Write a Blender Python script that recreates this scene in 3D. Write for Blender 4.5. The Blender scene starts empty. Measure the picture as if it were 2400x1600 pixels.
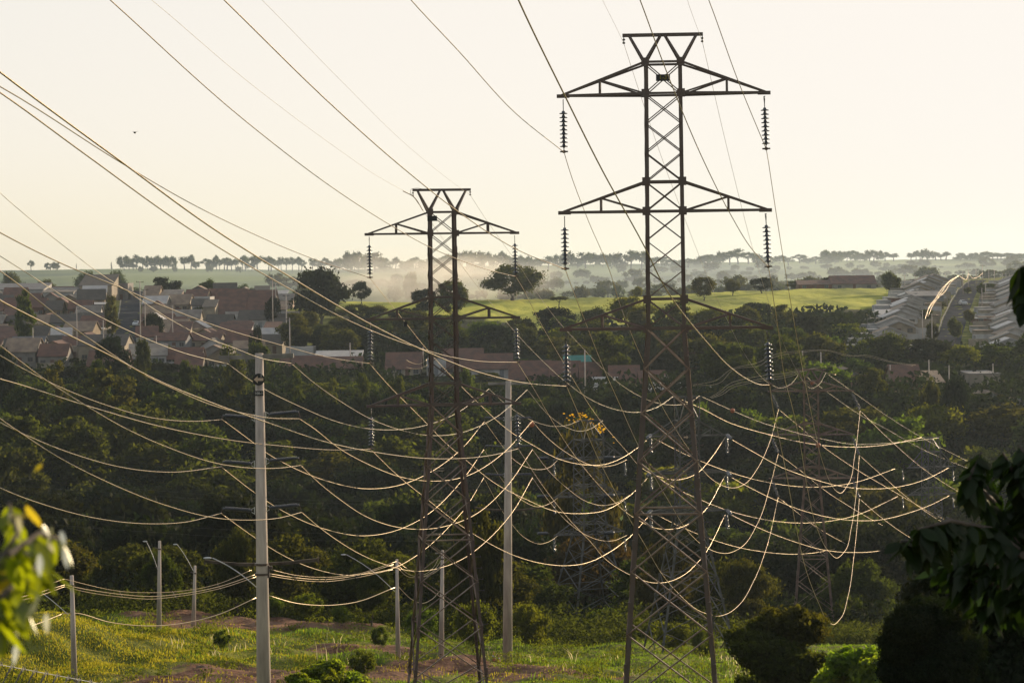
import bpy, math, random
import numpy as np
from mathutils import Vector, Matrix
R = math.radians
random.seed(7); rng = np.random.default_rng(7)
scene = bpy.context.scene
C = scene.collection

# ------------------------------------------------------------------ camera
F = 5667.0; HOR = 620.0; ROLL = R(0.7)
cam_d = bpy.data.cameras.new("camera"); cam = bpy.data.objects.new("camera", cam_d); C.objects.link(cam)
cam_d.lens = 85.0; cam_d.sensor_width = 36.0; cam_d.shift_y = -(800.0 - HOR) / 2400.0
cam_d.clip_start = 0.5; cam_d.clip_end = 30000
cam.matrix_world = Matrix.Rotation(R(90), 4, 'X') @ Matrix.Rotation(-ROLL, 4, 'Z')
cam_d.dof.use_dof = True; cam_d.dof.focus_distance = 110; cam_d.dof.aperture_fstop = 8.0
scene.camera = cam
# ------------------------------------------------------------------ world and sun
SUN_AZ, SUN_EL = R(40), R(13)
world = bpy.data.worlds.new("World"); scene.world = world; world.use_nodes = True
wn = world.node_tree.nodes; wl = world.node_tree.links
sky = wn.new('ShaderNodeTexSky'); sky.sky_type = 'NISHITA'; sky.sun_disc = False
sky.sun_elevation = SUN_EL; sky.sun_rotation = SUN_AZ
sky.altitude = 400; sky.air_density = 1.0; sky.dust_density = 2.2; sky.ozone_density = 1.0
# exposure-like compression of the very wide brightness range of the sky, then a softer colour
def vm(op, v, src):
    q = wn.new('ShaderNodeVectorMath'); q.operation = op; q.inputs[1].default_value = v; wl.new(src, q.inputs[0]); return q.outputs[0]
sc_ = vm('MULTIPLY', (-.56, -.56, -.56), sky.outputs[0]); sep = wn.new('ShaderNodeSeparateXYZ'); wl.new(sc_, sep.inputs[0]); com = wn.new('ShaderNodeCombineXYZ')
for k in range(3):
    ex = wn.new('ShaderNodeMath'); ex.operation = 'EXPONENT'; wl.new(sep.outputs[k], ex.inputs[0])
    ms = wn.new('ShaderNodeMath'); ms.operation = 'SUBTRACT'; ms.inputs[0].default_value = 1.0; wl.new(ex.outputs[0], ms.inputs[1]); wl.new(ms.outputs[0], com.inputs[k])
sat = wn.new('ShaderNodeHueSaturation'); sat.inputs['Saturation'].default_value = 0.68; wl.new(com.outputs[0], sat.inputs['Color'])
wl.new(vm('MULTIPLY', (5.80, 5.48, 5.10), sat.outputs[0]), wn['Background'].inputs[0]); wn['Background'].inputs[1].default_value = 0.12
sun_d = bpy.data.lights.new("sun", 'SUN'); sun_d.energy = 5.0; sun_d.angle = R(0.6); sun_d.color = (1.0, 0.79, 0.53)
sun = bpy.data.objects.new("sun", sun_d); C.objects.link(sun)
sdir = Vector((math.sin(SUN_AZ) * math.cos(SUN_EL), math.cos(SUN_AZ) * math.cos(SUN_EL), math.sin(SUN_EL)))
sun.rotation_euler = sdir.to_track_quat('Z', 'Y').to_euler(); sun.location = (60, 40, 60)
scene.view_settings.view_transform = 'Standard'; scene.view_settings.look = 'None'
scene.view_settings.exposure = 0.5; scene.view_settings.gamma = 1.0
scene.cycles.volume_bounces = 1; scene.cycles.max_bounces = 6; scene.cycles.diffuse_bounces = 2
scene.cycles.glossy_bounces = 2; scene.cycles.transmission_bounces = 3; scene.cycles.transparent_max_bounces = 4

# ------------------------------------------------------------------ helpers
def P(px, py, D):
    """the point seen at (px, py) of the 2400x1600 photograph, D metres ahead"""
    u, v = px - 1200.0, py - HOR
    c, s = math.cos(ROLL), math.sin(ROLL)
    return Vector(((u * c - v * s) / F * D, D, -(u * s + v * c) / F * D))

TD = [100,120,130,140,150,160,175,190,210,250,300,350,400,450,500,550,600,650,700,750,800,900,1000,1200,1500,1800,2500,3300,4200,9000]
TC = [-1500, 0, 350, 700, 1200, 1450, 1750, 1950, 2200, 2400, 4000]
TPY = {
 0:   [1680,1605,1570,1530,1500,1475,1448,1440,1440,1440,1420,1300,1180,1060,975,905,850,805,768,735,706,690,705,720,715,690,655,633,650,650],
 350: [1680,1605,1570,1530,1492,1466,1440,1432,1436,1440,1420,1300,1180,1060,975,905,850,805,768,735,706,692,705,720,715,690,650,629,650,650],
 700: [1685,1612,1578,1544,1512,1482,1456,1446,1444,1450,1430,1320,1200,1070,985,915,865,815,778,745,716,705,715,722,715,690,655,632,650,650],
 1200:[1690,1622,1588,1552,1536,1524,1508,1500,1492,1482,1440,1350,1240,1100,965,900,850,800,760,725,702,715,722,722,715,690,655,622,640,640],
 1450:[1690,1625,1592,1562,1545,1532,1516,1504,1496,1484,1440,1350,1220,950,925,880,830,770,735,712,697,710,716,716,710,688,650,618,635,635],
 1750:[1700,1632,1602,1576,1556,1542,1522,1508,1498,1488,1450,1330,1180,930,905,860,800,750,718,698,682,695,704,706,705,680,640,614,630,630],
 1950:[1710,1642,1612,1586,1566,1550,1528,1512,1500,1490,1450,1320,1130,940,915,850,790,748,715,694,676,682,694,700,700,678,636,610,625,625],
 2200:[1720,1650,1620,1592,1572,1554,1530,1514,1502,1494,1460,1320,1100,950,905,845,795,750,720,698,680,664,660,655,662,660,634,607,620,620],
 2400:[1730,1660,1626,1598,1576,1558,1534,1516,1504,1496,1460,1320,1100,955,905,845,795,755,728,705,686,662,648,652,660,658,630,604,618,618],
}
TPY[-1500] = TPY[0]; TPY[4000] = [a - 12 if D > 900 else a for a, D in zip(TPY[2400], TD)]
_c, _s = math.cos(ROLL), math.sin(ROLL)
NEAR_D = np.array([0, 5, 20, 50, 80, 100.]); NEAR_Z = np.array([-1.7, -2.6, -6.5, -12.8, -17.0, -19.0])
_lD = np.log(np.array(TD, float))
_tab = np.array([TPY[c] for c in TC], float)
def ground(x, y):
    x = np.asarray(x, float); y = np.asarray(y, float)
    yy = np.maximum(y, 100.0); up = x / yy * F
    px = np.clip(up * _c + 1200, TC[0] + 1, TC[-1] - 1)
    cols = np.array([np.interp(np.log(yy), _lD, _tab[i]) for i in range(len(TC))])
    ci = np.clip(np.searchsorted(TC, px) - 1, 0, len(TC) - 2)
    t = (px - np.array(TC)[ci]) / (np.array(TC)[ci + 1] - np.array(TC)[ci])
    t = t * t * (3 - 2 * t)
    idx = np.arange(px.size).reshape(px.shape)
    cf = cols.reshape(len(TC), -1); fi = ci.reshape(-1); k = np.arange(fi.size)
    py = (cf[fi, k] * (1 - t.reshape(-1)) + cf[fi + 1, k] * t.reshape(-1)).reshape(px.shape)
    z = -((px - 1200) * _s + (py - HOR) * _c) / F * yy
    z100 = z
    zn = np.interp(y, NEAR_D, NEAR_Z)
    # blend the near slope into the tables between 80 and 130 m
    w = np.clip((y - 80) / 50.0, 0, 1)
    zz = zn * (1 - w) + z100 * w
    zz = np.where(y < 80, zn, np.where(y > 130, z100, zz))
    zz = zz + 2.3 * np.exp(-((np.minimum(px, 3000) - 20) / 270) ** 2 * (px > 20)) * np.exp(-((y - 140) / 9.0) ** 2)
    amp = np.clip(y / 300.0, 0.25, 1.0)
    zz = zz + 0.32 * np.sin(x * .9 + 1.7 * np.sin(y * .33)) * np.sin(y * .62 + x * .21) * (y < 190)
    zz = zz + amp * 0.25 * (np.sin(x * .31 + y * .07) * np.sin(y * .23 - x * .05)) + 0.10 * np.sin(x * 1.3 + 2 * np.sin(y * .41)) * np.sin(y * 1.1)
    return zz
def gz(x, y): return float(ground(np.array([x]), np.array([y]))[0])
def on_ground(px, D):
    x = (px - 1200.0) / F * D
    z = gz(x, D)
    # undo the small roll offset
    x = ((px - 1200.0) + (z / D * F) * _s) / F * D
    return Vector((x, D, gz(x, D)))
def ground_hit(px, py, dmin=130, dmax=1300):
    d = dmin
    while d < dmax:
        p = P(px, py, d)
        if p.z <= gz(p.x, d): return Vector((p.x, d, gz(p.x, d)))
        d *= 1.004
    return Vector((P(px, py, dmax).x, dmax, gz(P(px, py, dmax).x, dmax)))

class MB:
    def __init__(s): s.v = []; s.f = []
    def add(s, vs, fs):
        n = len(s.v); s.v += [tuple(v) for v in vs]; s.f += [tuple(i + n for i in f) for f in fs]
    def box(s, c, sx, sy, sz, rz=0.0):
        """box centred at c in x and y, standing on c.z"""
        cx, cy, cz = c; co, si = math.cos(rz), math.sin(rz); vs = []
        for dz in (0, sz):
            for dx, dy in ((-1, -1), (1, -1), (1, 1), (-1, 1)):
                X, Y = dx * sx / 2, dy * sy / 2
                vs.append((cx + X * co - Y * si, cy + X * si + Y * co, cz + dz))
        s.add(vs, [(0, 3, 2, 1), (4, 5, 6, 7), (0, 1, 5, 4), (1, 2, 6, 5), (2, 3, 7, 6), (3, 0, 4, 7)])
    def beam(s, a, b, w, w2=None):
        a, b = Vector(a), Vector(b); d = (b - a)
        if d.length < 1e-6: return
        d.normalize(); h = w / 2; h2 = (w2 or w) / 2
        up = Vector((0, 0, 1)) if abs(d.z) < .95 else Vector((0, 1, 0))
        e = d.cross(up).normalized(); g = e.cross(d).normalized()
        vs = [a - e * h - g * h2, a + e * h - g * h2, a + e * h + g * h2, a - e * h + g * h2,
              b - e * h - g * h2, b + e * h - g * h2, b + e * h + g * h2, b - e * h + g * h2]
        s.add(vs, [(0, 1, 2, 3), (7, 6, 5, 4), (0, 4, 5, 1), (1, 5, 6, 2), (2, 6, 7, 3), (3, 7, 4, 0)])
    def angle(s, a, b, w, t=None, sx=1, sy=1):
        """an L section running up from a to b, its flanges along x and y"""
        a, b = Vector(a), Vector(b); t = t or w * .16
        pr = [(0, 0), (w * sx, 0), (w * sx, t * sy), (t * sx, t * sy), (t * sx, w * sy), (0, w * sy)]
        vs = [a + Vector((p[0], p[1], 0)) for p in pr] + [b + Vector((p[0], p[1], 0)) for p in pr]
        fs = [(i, (i + 1) % 6, 6 + (i + 1) % 6, 6 + i) for i in range(6)] + [tuple(range(5, -1, -1)), tuple(range(6, 12))]
        s.add(vs, fs)
    def tube(s, pts, r, n=6, caps=True):
        pts = [Vector(p) for p in pts]; N = len(pts)
        rs = r if isinstance(r, (list, tuple)) else [r] * N
        base = len(s.v); vs = []; fs = []
        for i, p in enumerate(pts):
            d = (pts[min(i + 1, N - 1)] - pts[max(i - 1, 0)]).normalized()
            up = Vector((0, 0, 1)) if abs(d.z) < .95 else Vector((1, 0, 0))
            e = d.cross(up).normalized(); g = e.cross(d)
            for k in range(n):
                a = 2 * math.pi * k / n
                vs.append(p + (e * math.cos(a) + g * math.sin(a)) * rs[i])
        for i in range(N - 1):
            for k in range(n):
                fs.append((i * n + k, i * n + (k + 1) % n, (i + 1) * n + (k + 1) % n, (i + 1) * n + k))
        if caps: fs += [tuple(range(n - 1, -1, -1)), tuple(range((N - 1) * n, N * n))]
        s.add(vs, fs)
    def lathe(s, c, axis, prof, n=12):
        """prof: list of (distance along axis, radius)"""
        axis = Vector(axis).normalized(); c = Vector(c)
        s.tube([c + axis * h for h, r in prof], [max(r, 1e-4) for h, r in prof], n)
    def ball(s, c, r, sq=(1, 1, 1), n=8, jit=0.0):
        c = Vector(c); vs = []; fs = []
        for i in range(n + 1):
            th = math.pi * i / n
            for k in range(n * 2):
                ph = math.pi * k / n; j = 1 + (random.uniform(-jit, jit) if jit else 0)
                vs.append((c.x + r * sq[0] * j * math.sin(th) * math.cos(ph), c.y + r * sq[1] * j * math.sin(th) * math.sin(ph), c.z + r * sq[2] * j * math.cos(th)))
        m = n * 2
        for i in range(n):
            for k in range(m): fs.append((i * m + k, (i + 1) * m + k, (i + 1) * m + (k + 1) % m, i * m + (k + 1) % m))
        s.add(vs, fs)
    def mesh(s, name, mat, smooth=False):
        me = bpy.data.meshes.new(name); me.from_pydata(s.v, [], s.f); me.update()
        if mat: me.materials.append(mat)
        if smooth: me.polygons.foreach_set('use_smooth', [True] * len(me.polygons))
        return me
    def build(s, name, mat, parent=None, smooth=False, loc=None):
        o = bpy.data.objects.new(name, s.mesh(name, mat, smooth)); C.objects.link(o)
        if parent: o.parent = parent
        if loc is not None: o.location = loc
        return o
def tag(o, label=None, cat=None, group=None, kind=None):
    if label: o['label'] = label
    if cat: o['category'] = cat
    if group: o['group'] = group
    if kind: o['kind'] = kind
    return o
def empty(name, loc, rz=0.0, label=None, cat=None, group=None):
    o = bpy.data.objects.new(name, None); C.objects.link(o); o.empty_display_size = .3
    o.location = loc; o.rotation_euler = (0, 0, rz); return tag(o, label, cat, group)
def inst(name, me, parent=None, loc=(0, 0, 0), rot=(0, 0, 0), sc=(1, 1, 1)):
    o = bpy.data.objects.new(name, me); C.objects.link(o); o.location = loc; o.rotation_euler = rot; o.scale = sc
    if parent: o.parent = parent
    return o

# ------------------------------------------------------------------ materials
def nodes(name):
    m = bpy.data.materials.new(name); m.use_nodes = True; nt = m.node_tree
    return m, nt, nt.nodes, nt.links, nt.nodes['Principled BSDF']
def mat(name, col, rough=.7, metal=0.0, var=.18, scale=2.0, col2=None, bump=0.0, detail=6, spec=.4, stretch=None):
    m, nt, n, l, b = nodes(name)
    tc = n.new('ShaderNodeTexCoord'); mp = n.new('ShaderNodeMapping'); l.new(tc.outputs['Object'], mp.inputs[0])
    if stretch: mp.inputs['Scale'].default_value = stretch
    nz = n.new('ShaderNodeTexNoise'); nz.inputs['Scale'].default_value = scale; nz.inputs['Detail'].default_value = detail
    l.new(mp.outputs[0], nz.inputs['Vector'])
    rp = n.new('ShaderNodeValToRGB'); c2 = col2 or tuple(c * (1 - var * 1.6) for c in col)
    rp.color_ramp.elements[0].position = .3; rp.color_ramp.elements[1].position = .7
    rp.color_ramp.elements[0].color = (*c2, 1); rp.color_ramp.elements[1].color = (*[min(1, c * (1 + var * .5)) for c in col], 1)
    l.new(nz.outputs[0], rp.inputs[0]); l.new(rp.outputs[0], b.inputs['Base Color'])
    b.inputs['Roughness'].default_value = rough; b.inputs['Metallic'].default_value = metal
    b.inputs['Specular IOR Level'].default_value = spec
    if bump:
        bp = n.new('ShaderNodeBump'); bp.inputs['Strength'].default_value = bump; bp.inputs['Distance'].default_value = .05
        l.new(nz.outputs[0], bp.inputs['Height']); l.new(bp.outputs[0], b.inputs['Normal'])
    return m
def leafmat(name, col, trans=.45, tcol=None, gloss=.005, var=.5, rough=.55):
    m = bpy.data.materials.new(name); m.use_nodes = True; nt = m.node_tree; n, l = nt.nodes, nt.links; n.clear()
    out = n.new('ShaderNodeOutputMaterial'); oi = n.new('ShaderNodeObjectInfo'); geo = n.new('ShaderNodeNewGeometry')
    hs = n.new('ShaderNodeHueSaturation'); hs.inputs['Color'].default_value = (*col, 1)
    ma = n.new('ShaderNodeMath'); ma.operation = 'MULTIPLY_ADD'; l.new(oi.outputs['Random'], ma.inputs[0]); ma.inputs[1].default_value = .07; ma.inputs[2].default_value = .465
    l.new(ma.outputs[0], hs.inputs['Hue'])
    mv = n.new('ShaderNodeMath'); mv.operation = 'MULTIPLY_ADD'; l.new(geo.outputs['Random Per Island'], mv.inputs[0]); mv.inputs[1].default_value = var * 1.3; mv.inputs[2].default_value = 1 - var * .6
    l.new(mv.outputs[0], hs.inputs['Value'])
    d = n.new('ShaderNodeBsdfDiffuse'); l.new(hs.outputs[0], d.inputs[0])
    t = n.new('ShaderNodeBsdfTranslucent'); hs2 = n.new('ShaderNodeHueSaturation'); tc = tcol or (col[0] * 1.7, col[1] * 1.5, col[2] * .5)
    hs2.inputs['Color'].default_value = (*tc, 1); l.new(mv.outputs[0], hs2.inputs['Value']); l.new(ma.outputs[0], hs2.inputs['Hue']); l.new(hs2.outputs[0], t.inputs[0])
    mx = n.new('ShaderNodeMixShader'); mx.inputs[0].default_value = trans; l.new(d.outputs[0], mx.inputs[1]); l.new(t.outputs[0], mx.inputs[2])
    g = n.new('ShaderNodeBsdfGlossy'); g.inputs['Roughness'].default_value = rough; g.inputs[0].default_value = (.9, .9, .8, 1)
    m2 = n.new('ShaderNodeMixShader'); m2.inputs[0].default_value = gloss; l.new(mx.outputs[0], m2.inputs[1]); l.new(g.outputs[0], m2.inputs[2])
    l.new(m2.outputs[0], out.inputs[0]); return m
def rib_mat(name, col, col2, scale, rough=.8, axis='Y', mix=.5):
    """corrugated or tiled roofing: fine ribs plus blotches"""
    m, nt, n, l, b = nodes(name); tc = n.new('ShaderNodeTexCoord')
    wv = n.new('ShaderNodeTexWave'); wv.bands_direction = axis; wv.inputs['Scale'].default_value = scale; wv.inputs['Distortion'].default_value = .6
    nz = n.new('ShaderNodeTexNoise'); nz.inputs['Scale'].default_value = .55; nz.inputs['Detail'].default_value = 7
    l.new(tc.outputs['Object'], wv.inputs['Vector']); l.new(tc.outputs['Object'], nz.inputs['Vector'])
    rp = n.new('ShaderNodeValToRGB'); rp.color_ramp.elements[0].position = .35; rp.color_ramp.elements[1].position = .66
    rp.color_ramp.elements[0].color = (*col2, 1); rp.color_ramp.elements[1].color = (*col, 1); l.new(nz.outputs[0], rp.inputs[0])
    bp = n.new('ShaderNodeBump'); bp.inputs['Strength'].default_value = mix; bp.inputs['Distance'].default_value = .06
    l.new(wv.outputs[0], bp.inputs['Height']); l.new(bp.outputs[0], b.inputs['Normal']); l.new(rp.outputs[0], b.inputs['Base Color'])
    b.inputs['Roughness'].default_value = rough; return m
M = {}
M['steel'] = mat('weathered_steel', (.054, .040, .035), .5, .1, .4, 3.0, (.066, .037, .028), spec=.5)
M['rust'] = mat('rusty_steel', (.078, .042, .034), .5, .1, .4, 2.0, (.048, .032, .028), spec=.5)
M['brace'] = mat('worn_brace_steel', (.20, .145, .115), .38, .55, .35, 2.0, (.11, .065, .05))  # sunlight on the lower braces put into a lighter colour
M['galv'] = mat('galvanised_steel', (.075, .072, .070), .5, .2, .3, 2.0)
M['lit_steel'] = mat('brown_painted_steel', (.14, .085, .065), .5, .1, .35, 1.5)  # brown lightened to stand in for sun on the right tower
M['wire'] = mat('aluminium_cable', (.40, .31, .20), .26, .9, .15, 20)
M['wire_lit'] = mat('weathered_aluminium_cable', (.54, .43, .28), .38, .85, .15, 20)  # same cable, colour lightened so the lower wires look sunlit
M['thin'] = mat('steel_ground_wire', (.33, .29, .22), .4, .8, .15, 20)
M['porc'] = mat('grey_porcelain', (.045, .048, .06), .18, 0, .2, 4, spec=.7)
M['poly'] = mat('dark_polymer', (.05, .055, .075), .3, 0, .2, 4, spec=.6)
M['conc'] = mat('weathered_concrete', (.43, .36, .31), .9, 0, .25, 1.2, (.25, .21, .185), .3, stretch=(3, 3, .5))
M['concd'] = mat('grey_crossarm_concrete', (.20, .185, .175), .9, 0, .3, 2, None, .3)
M['sign'] = mat('black_sign_plate', (.008, .008, .009), .5, 0, .1, 4)
M['tan'] = mat('faded_sign_paint', (.45, .33, .25), .8, 0, .15, 6)
M['yel'] = mat('dull_yellow_paint', (.16, .13, .02), .8, 0, .15, 6)
M['whitep'] = mat('white_sign_paint', (.42, .40, .40), .7, 0, .1, 6)
M['orange'] = mat('orange_marker_plastic', (.33, .10, .05), .6, 0, .2, 5)
M['bark'] = mat('tree_bark', (.075, .058, .045), .95, 0, .4, 3)
M['asph'] = mat('street_asphalt', (.055, .055, .062), 1.0, 0, .25, .25, spec=0.0)
M['glass'] = mat('dark_window_glass', (.02, .022, .028), .3, 0, .1, 4, spec=.6)
M['door'] = mat('brown_painted_door', (.10, .05, .035), .6, 0, .2, 3)
M['door2'] = mat('grey_metal_gate', (.16, .17, .19), .5, .2, .2, 3)
M['car_w'] = mat('white_car_paint', (.62, .63, .65), .3, 0, .03, 1, spec=.6)
M['car_s'] = mat('silver_car_paint', (.38, .40, .43), .3, .3, .03, 1, spec=.6)
M['tyre'] = mat('black_tyre_rubber', (.015, .015, .015), .9, 0, .1, 4)
M['lamp'] = mat('lamp_housing_aluminium', (.45, .45, .45), .4, .4, .1, 4)
M['rock'] = mat('brown_boulder_stone', (.13, .085, .06), .95, 0, .4, 1.6, None, .6)
M['kite'] = mat('pale_green_kite_paper', (.42, .50, .20), .8, 0, .1, 4)
WALLS = {'white': (.55, .56, .60), 'cream': (.44, .39, .33), 'grey': (.30, .29, .29), 'pink': (.42, .32, .29), 'brick': (.19, .085, .06), 'beige': (.40, .35, .29), 'blue': (.26, .28, .33), 'ochre': (.34, .27, .19)}
for k, c in WALLS.items(): M['w_' + k] = mat(k + '_render_wall', tuple(v * f_ for v, f_ in zip(c, (.60, .57, .53))), .9, 0, .22, .5, None, .15)
ROOFS = {'terracotta': ((.150, .070, .052), (.082, .044, .037)), 'grey': ((.24, .23, .225), (.15, .14, .135)), 'white': ((.50, .51, .54), (.38, .39, .43)), 'dark': ((.085, .075, .07), (.055, .05, .05)), 'tan': ((.30, .24, .19), (.19, .145, .12)), 'teal': ((.05, .26, .25), (.03, .17, .17)), 'bluegrey': ((.16, .175, .21), (.11, .12, .15))}
for k, (a, b_) in ROOFS.items(): M['r_' + k] = rib_mat(k + '_roofing', tuple(v * f_ for v, f_ in zip(a, (.82, .74, .64))), tuple(v * f_ for v, f_ in zip(b_, (.80, .70, .62))), 1.6, .85 if k != 'white' else .5)
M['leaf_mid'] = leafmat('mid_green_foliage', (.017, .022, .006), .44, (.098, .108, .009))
M['leaf_dark'] = leafmat('dark_green_shaded_foliage', (.008, .012, .006), .28, (.026, .036, .005))  # darkened to carry the valley wood's shade; other dark trees share it
M['leaf_olive'] = leafmat('olive_foliage', (.014, .020, .007), .44, (.115, .13, .010))
M['leaf_bright'] = leafmat('bright_green_foliage', (.027, .037, .007), .52, (.155, .19, .010))
M['leaf_brown'] = leafmat('brownish_foliage', (.026, .021, .009), .4, (.10, .07, .011))
M['leaf_lime'] = leafmat('lime_backlit_foliage', (.04, .065, .008), .6, (.26, .34, .010), .015)
M['leaf_near'] = leafmat('glossy_near_leaf', (.04, .09, .008), .66, (.20, .30, .005), .035, .5, .3)
M['leaf_yell'] = leafmat('yellow_backlit_leaf', (.30, .27, .01), .65, (.55, .50, .02), .10, .3, .3)
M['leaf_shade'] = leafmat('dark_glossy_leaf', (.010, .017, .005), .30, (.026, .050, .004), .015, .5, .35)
M['flower'] = leafmat('yellow_blossom', (.45, .26, .02), .5, (.7, .4, .02), .0, .3)
M['grass'] = leafmat('green_grass_blades', (.045, .075, .014), .5, (.19, .26, .018), .0, .6)
M['grassy'] = leafmat('yellow_grass_blades', (.09, .10, .018), .55, (.40, .36, .022), .0, .5)
M['seed'] = leafmat('pale_grass_plumes', (.40, .33, .22), .5, (.75, .58, .35), .02, .3)

# ------------------------------------------------------------------ ground
def build_ground():
    rows = np.concatenate([np.linspace(-30, 95, 40), np.linspace(97, 185, 120), np.exp(np.linspace(math.log(188), math.log(1100), 170)), np.exp(np.linspace(math.log(1115), math.log(9000), 90))])
    t = np.linspace(-1, 1, 421)
    X = []; Y = []
    for y in rows:
        half = 60 + 0.55 * max(y, 0)
        X.append(np.sign(t) * np.abs(t) ** 1.25 * half); Y.append(np.full_like(t, y))
    X = np.array(X); Y = np.array(Y); Z = ground(X, Y)
    nr, nc = X.shape; co = np.stack([X, Y, Z], -1).reshape(-1, 3)
    i = np.arange(nr - 1)[:, None] * nc + np.arange(nc - 1)[None, :]
    faces = np.stack([i, i + 1, i + nc + 1, i + nc], -1).reshape(-1, 4)
    me = bpy.data.meshes.new('ground'); me.vertices.add(len(co)); me.vertices.foreach_set('co', co.ravel())
    me.loops.add(faces.size); me.loops.foreach_set('vertex_index', faces.ravel().astype(np.int32))
    me.polygons.add(len(faces)); me.polygons.foreach_set('loop_start', (np.arange(len(faces)) * 4).astype(np.int32))
    me.update(); me.validate(); me.polygons.foreach_set('use_smooth', [True] * len(faces))
    # zones: r bare earth, g pasture, b far field
    Yc = np.maximum(Y, 1); px = X / Yc * F * _c + 1200; py = HOR - Z / Yc * F
    col = np.zeros((nr, nc, 4)); col[..., 3] = 1
    dirt = bare(px, Y)
    col[..., 0] = dirt
    lo = np.interp(px, [780, 1000, 1150, 1300, 1700, 2060], [760, 735, 715, 665, 655, 690]); past = ((Y > lo) & (Y < 1000) & (px > 800) & (px < 2120)).astype(float)
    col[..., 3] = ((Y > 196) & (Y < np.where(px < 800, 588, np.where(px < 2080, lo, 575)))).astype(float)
    col[..., 1] = past
    col[..., 2] = (Y > 1100)
    a = me.color_attributes.new('zone', 'FLOAT_COLOR', 'POINT'); a.data.foreach_set('color', col.ravel())
    m, nt, n, l, b = nodes('open_ground')
    at = n.new('ShaderNodeAttribute'); at.attribute_name = 'zone'; sp = n.new('ShaderNodeSeparateColor'); l.new(at.outputs['Color'], sp.inputs[0])
    tc = n.new('ShaderNodeTexCoord')
    def noise(s, d=8, st=(1, 1, 1)):
        mp = n.new('ShaderNodeMapping'); mp.inputs['Scale'].default_value = st; l.new(tc.outputs['Object'], mp.inputs[0])
        z = n.new('ShaderNodeTexNoise'); z.inputs['Scale'].default_value = s; z.inputs['Detail'].default_value = d; l.new(mp.outputs[0], z.inputs['Vector']); return z.outputs[0]
    def ramp(src, a, b_, p0=.35, p1=.65):
        r = n.new('ShaderNodeValToRGB'); r.color_ramp.elements[0].position = p0; r.color_ramp.elements[1].position = p1
        r.color_ramp.elements[0].color = (*a, 1); r.color_ramp.elements[1].color = (*b_, 1); l.new(src, r.inputs[0]); return r.outputs[0]
    def mixc(fac, a, b_):
        x = n.new('ShaderNodeMix'); x.data_type = 'RGBA'; l.new(fac, x.inputs[0]); l.new(a, x.inputs[6]); l.new(b_, x.inputs[7]); return x.outputs[2]
    gr = ramp(noise(.35), (.050, .064, .014), (.17, .17, .032))
    di = ramp(noise(.5, 10), (.085, .040, .026), (.20, .115, .078))
    pa = ramp(noise(.06, 12, (1, .3, 1)), (.15, .17, .03), (.38, .37, .06), .36, .6)
    ff = ramp(noise(.0035, 8, (1, .28, 1)), (.045, .070, .035), (.14, .17, .06), .42, .58)
    zn = noise(.6, 8); ad = n.new('ShaderNodeMath'); ad.operation = 'ADD'; l.new(sp.outputs[0], ad.inputs[0]); l.new(zn, ad.inputs[1])
    th = n.new('ShaderNodeMapRange'); th.inputs[1].default_value = .92; th.inputs[2].default_value = 1.08; l.new(ad.outputs[0], th.inputs[0])
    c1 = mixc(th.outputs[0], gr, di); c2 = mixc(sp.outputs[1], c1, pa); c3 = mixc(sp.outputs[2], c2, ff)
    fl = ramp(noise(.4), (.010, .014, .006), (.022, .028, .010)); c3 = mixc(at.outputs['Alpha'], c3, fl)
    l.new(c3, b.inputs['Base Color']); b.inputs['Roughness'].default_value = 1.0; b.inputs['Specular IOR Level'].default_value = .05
    bp = n.new('ShaderNodeBump'); bp.inputs['Strength'].default_value = 1.0; bp.inputs['Distance'].default_value = .25
    l.new(noise(1.6, 12), bp.inputs['Height'])
    bp2 = n.new('ShaderNodeBump'); bp2.inputs['Strength'].default_value = 1.0; bp2.inputs['Distance'].default_value = 3.0
    l.new(noise(.12, 10, (1, .5, 1)), bp2.inputs['Height']); l.new(bp.outputs[0], bp2.inputs['Normal']); l.new(bp2.outputs[0], b.inputs['Normal'])
    me.materials.append(m)
    o = bpy.data.objects.new('ground', me); C.objects.link(o); tag(o, kind='structure')
def bare(px, D):
    """how bare the earth is (0 grass .. 1 earth) at photo column px and distance D"""
    def blob(cx, cy, sx, sy): return np.exp(-(((px - cx) / sx) ** 2 + ((D - cy) / sy) ** 2) * 1.2)
    v = 1.3 * blob(600, 172, 330, 10) + blob(450, 162, 120, 5) + 1.0 * blob(780, 131, 330, 4) + 1.6 * blob(620, 122, 330, 7) + 1.2 * blob(900, 148, 240, 4)
    v += blob(330, 112, 160, 6) * 1.0 + blob(1250, 128, 420, 9) * .75 + blob(1050, 138, 150, 4)
    return np.clip(v, 0, 1) * (D < 185)
build_ground()

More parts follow.
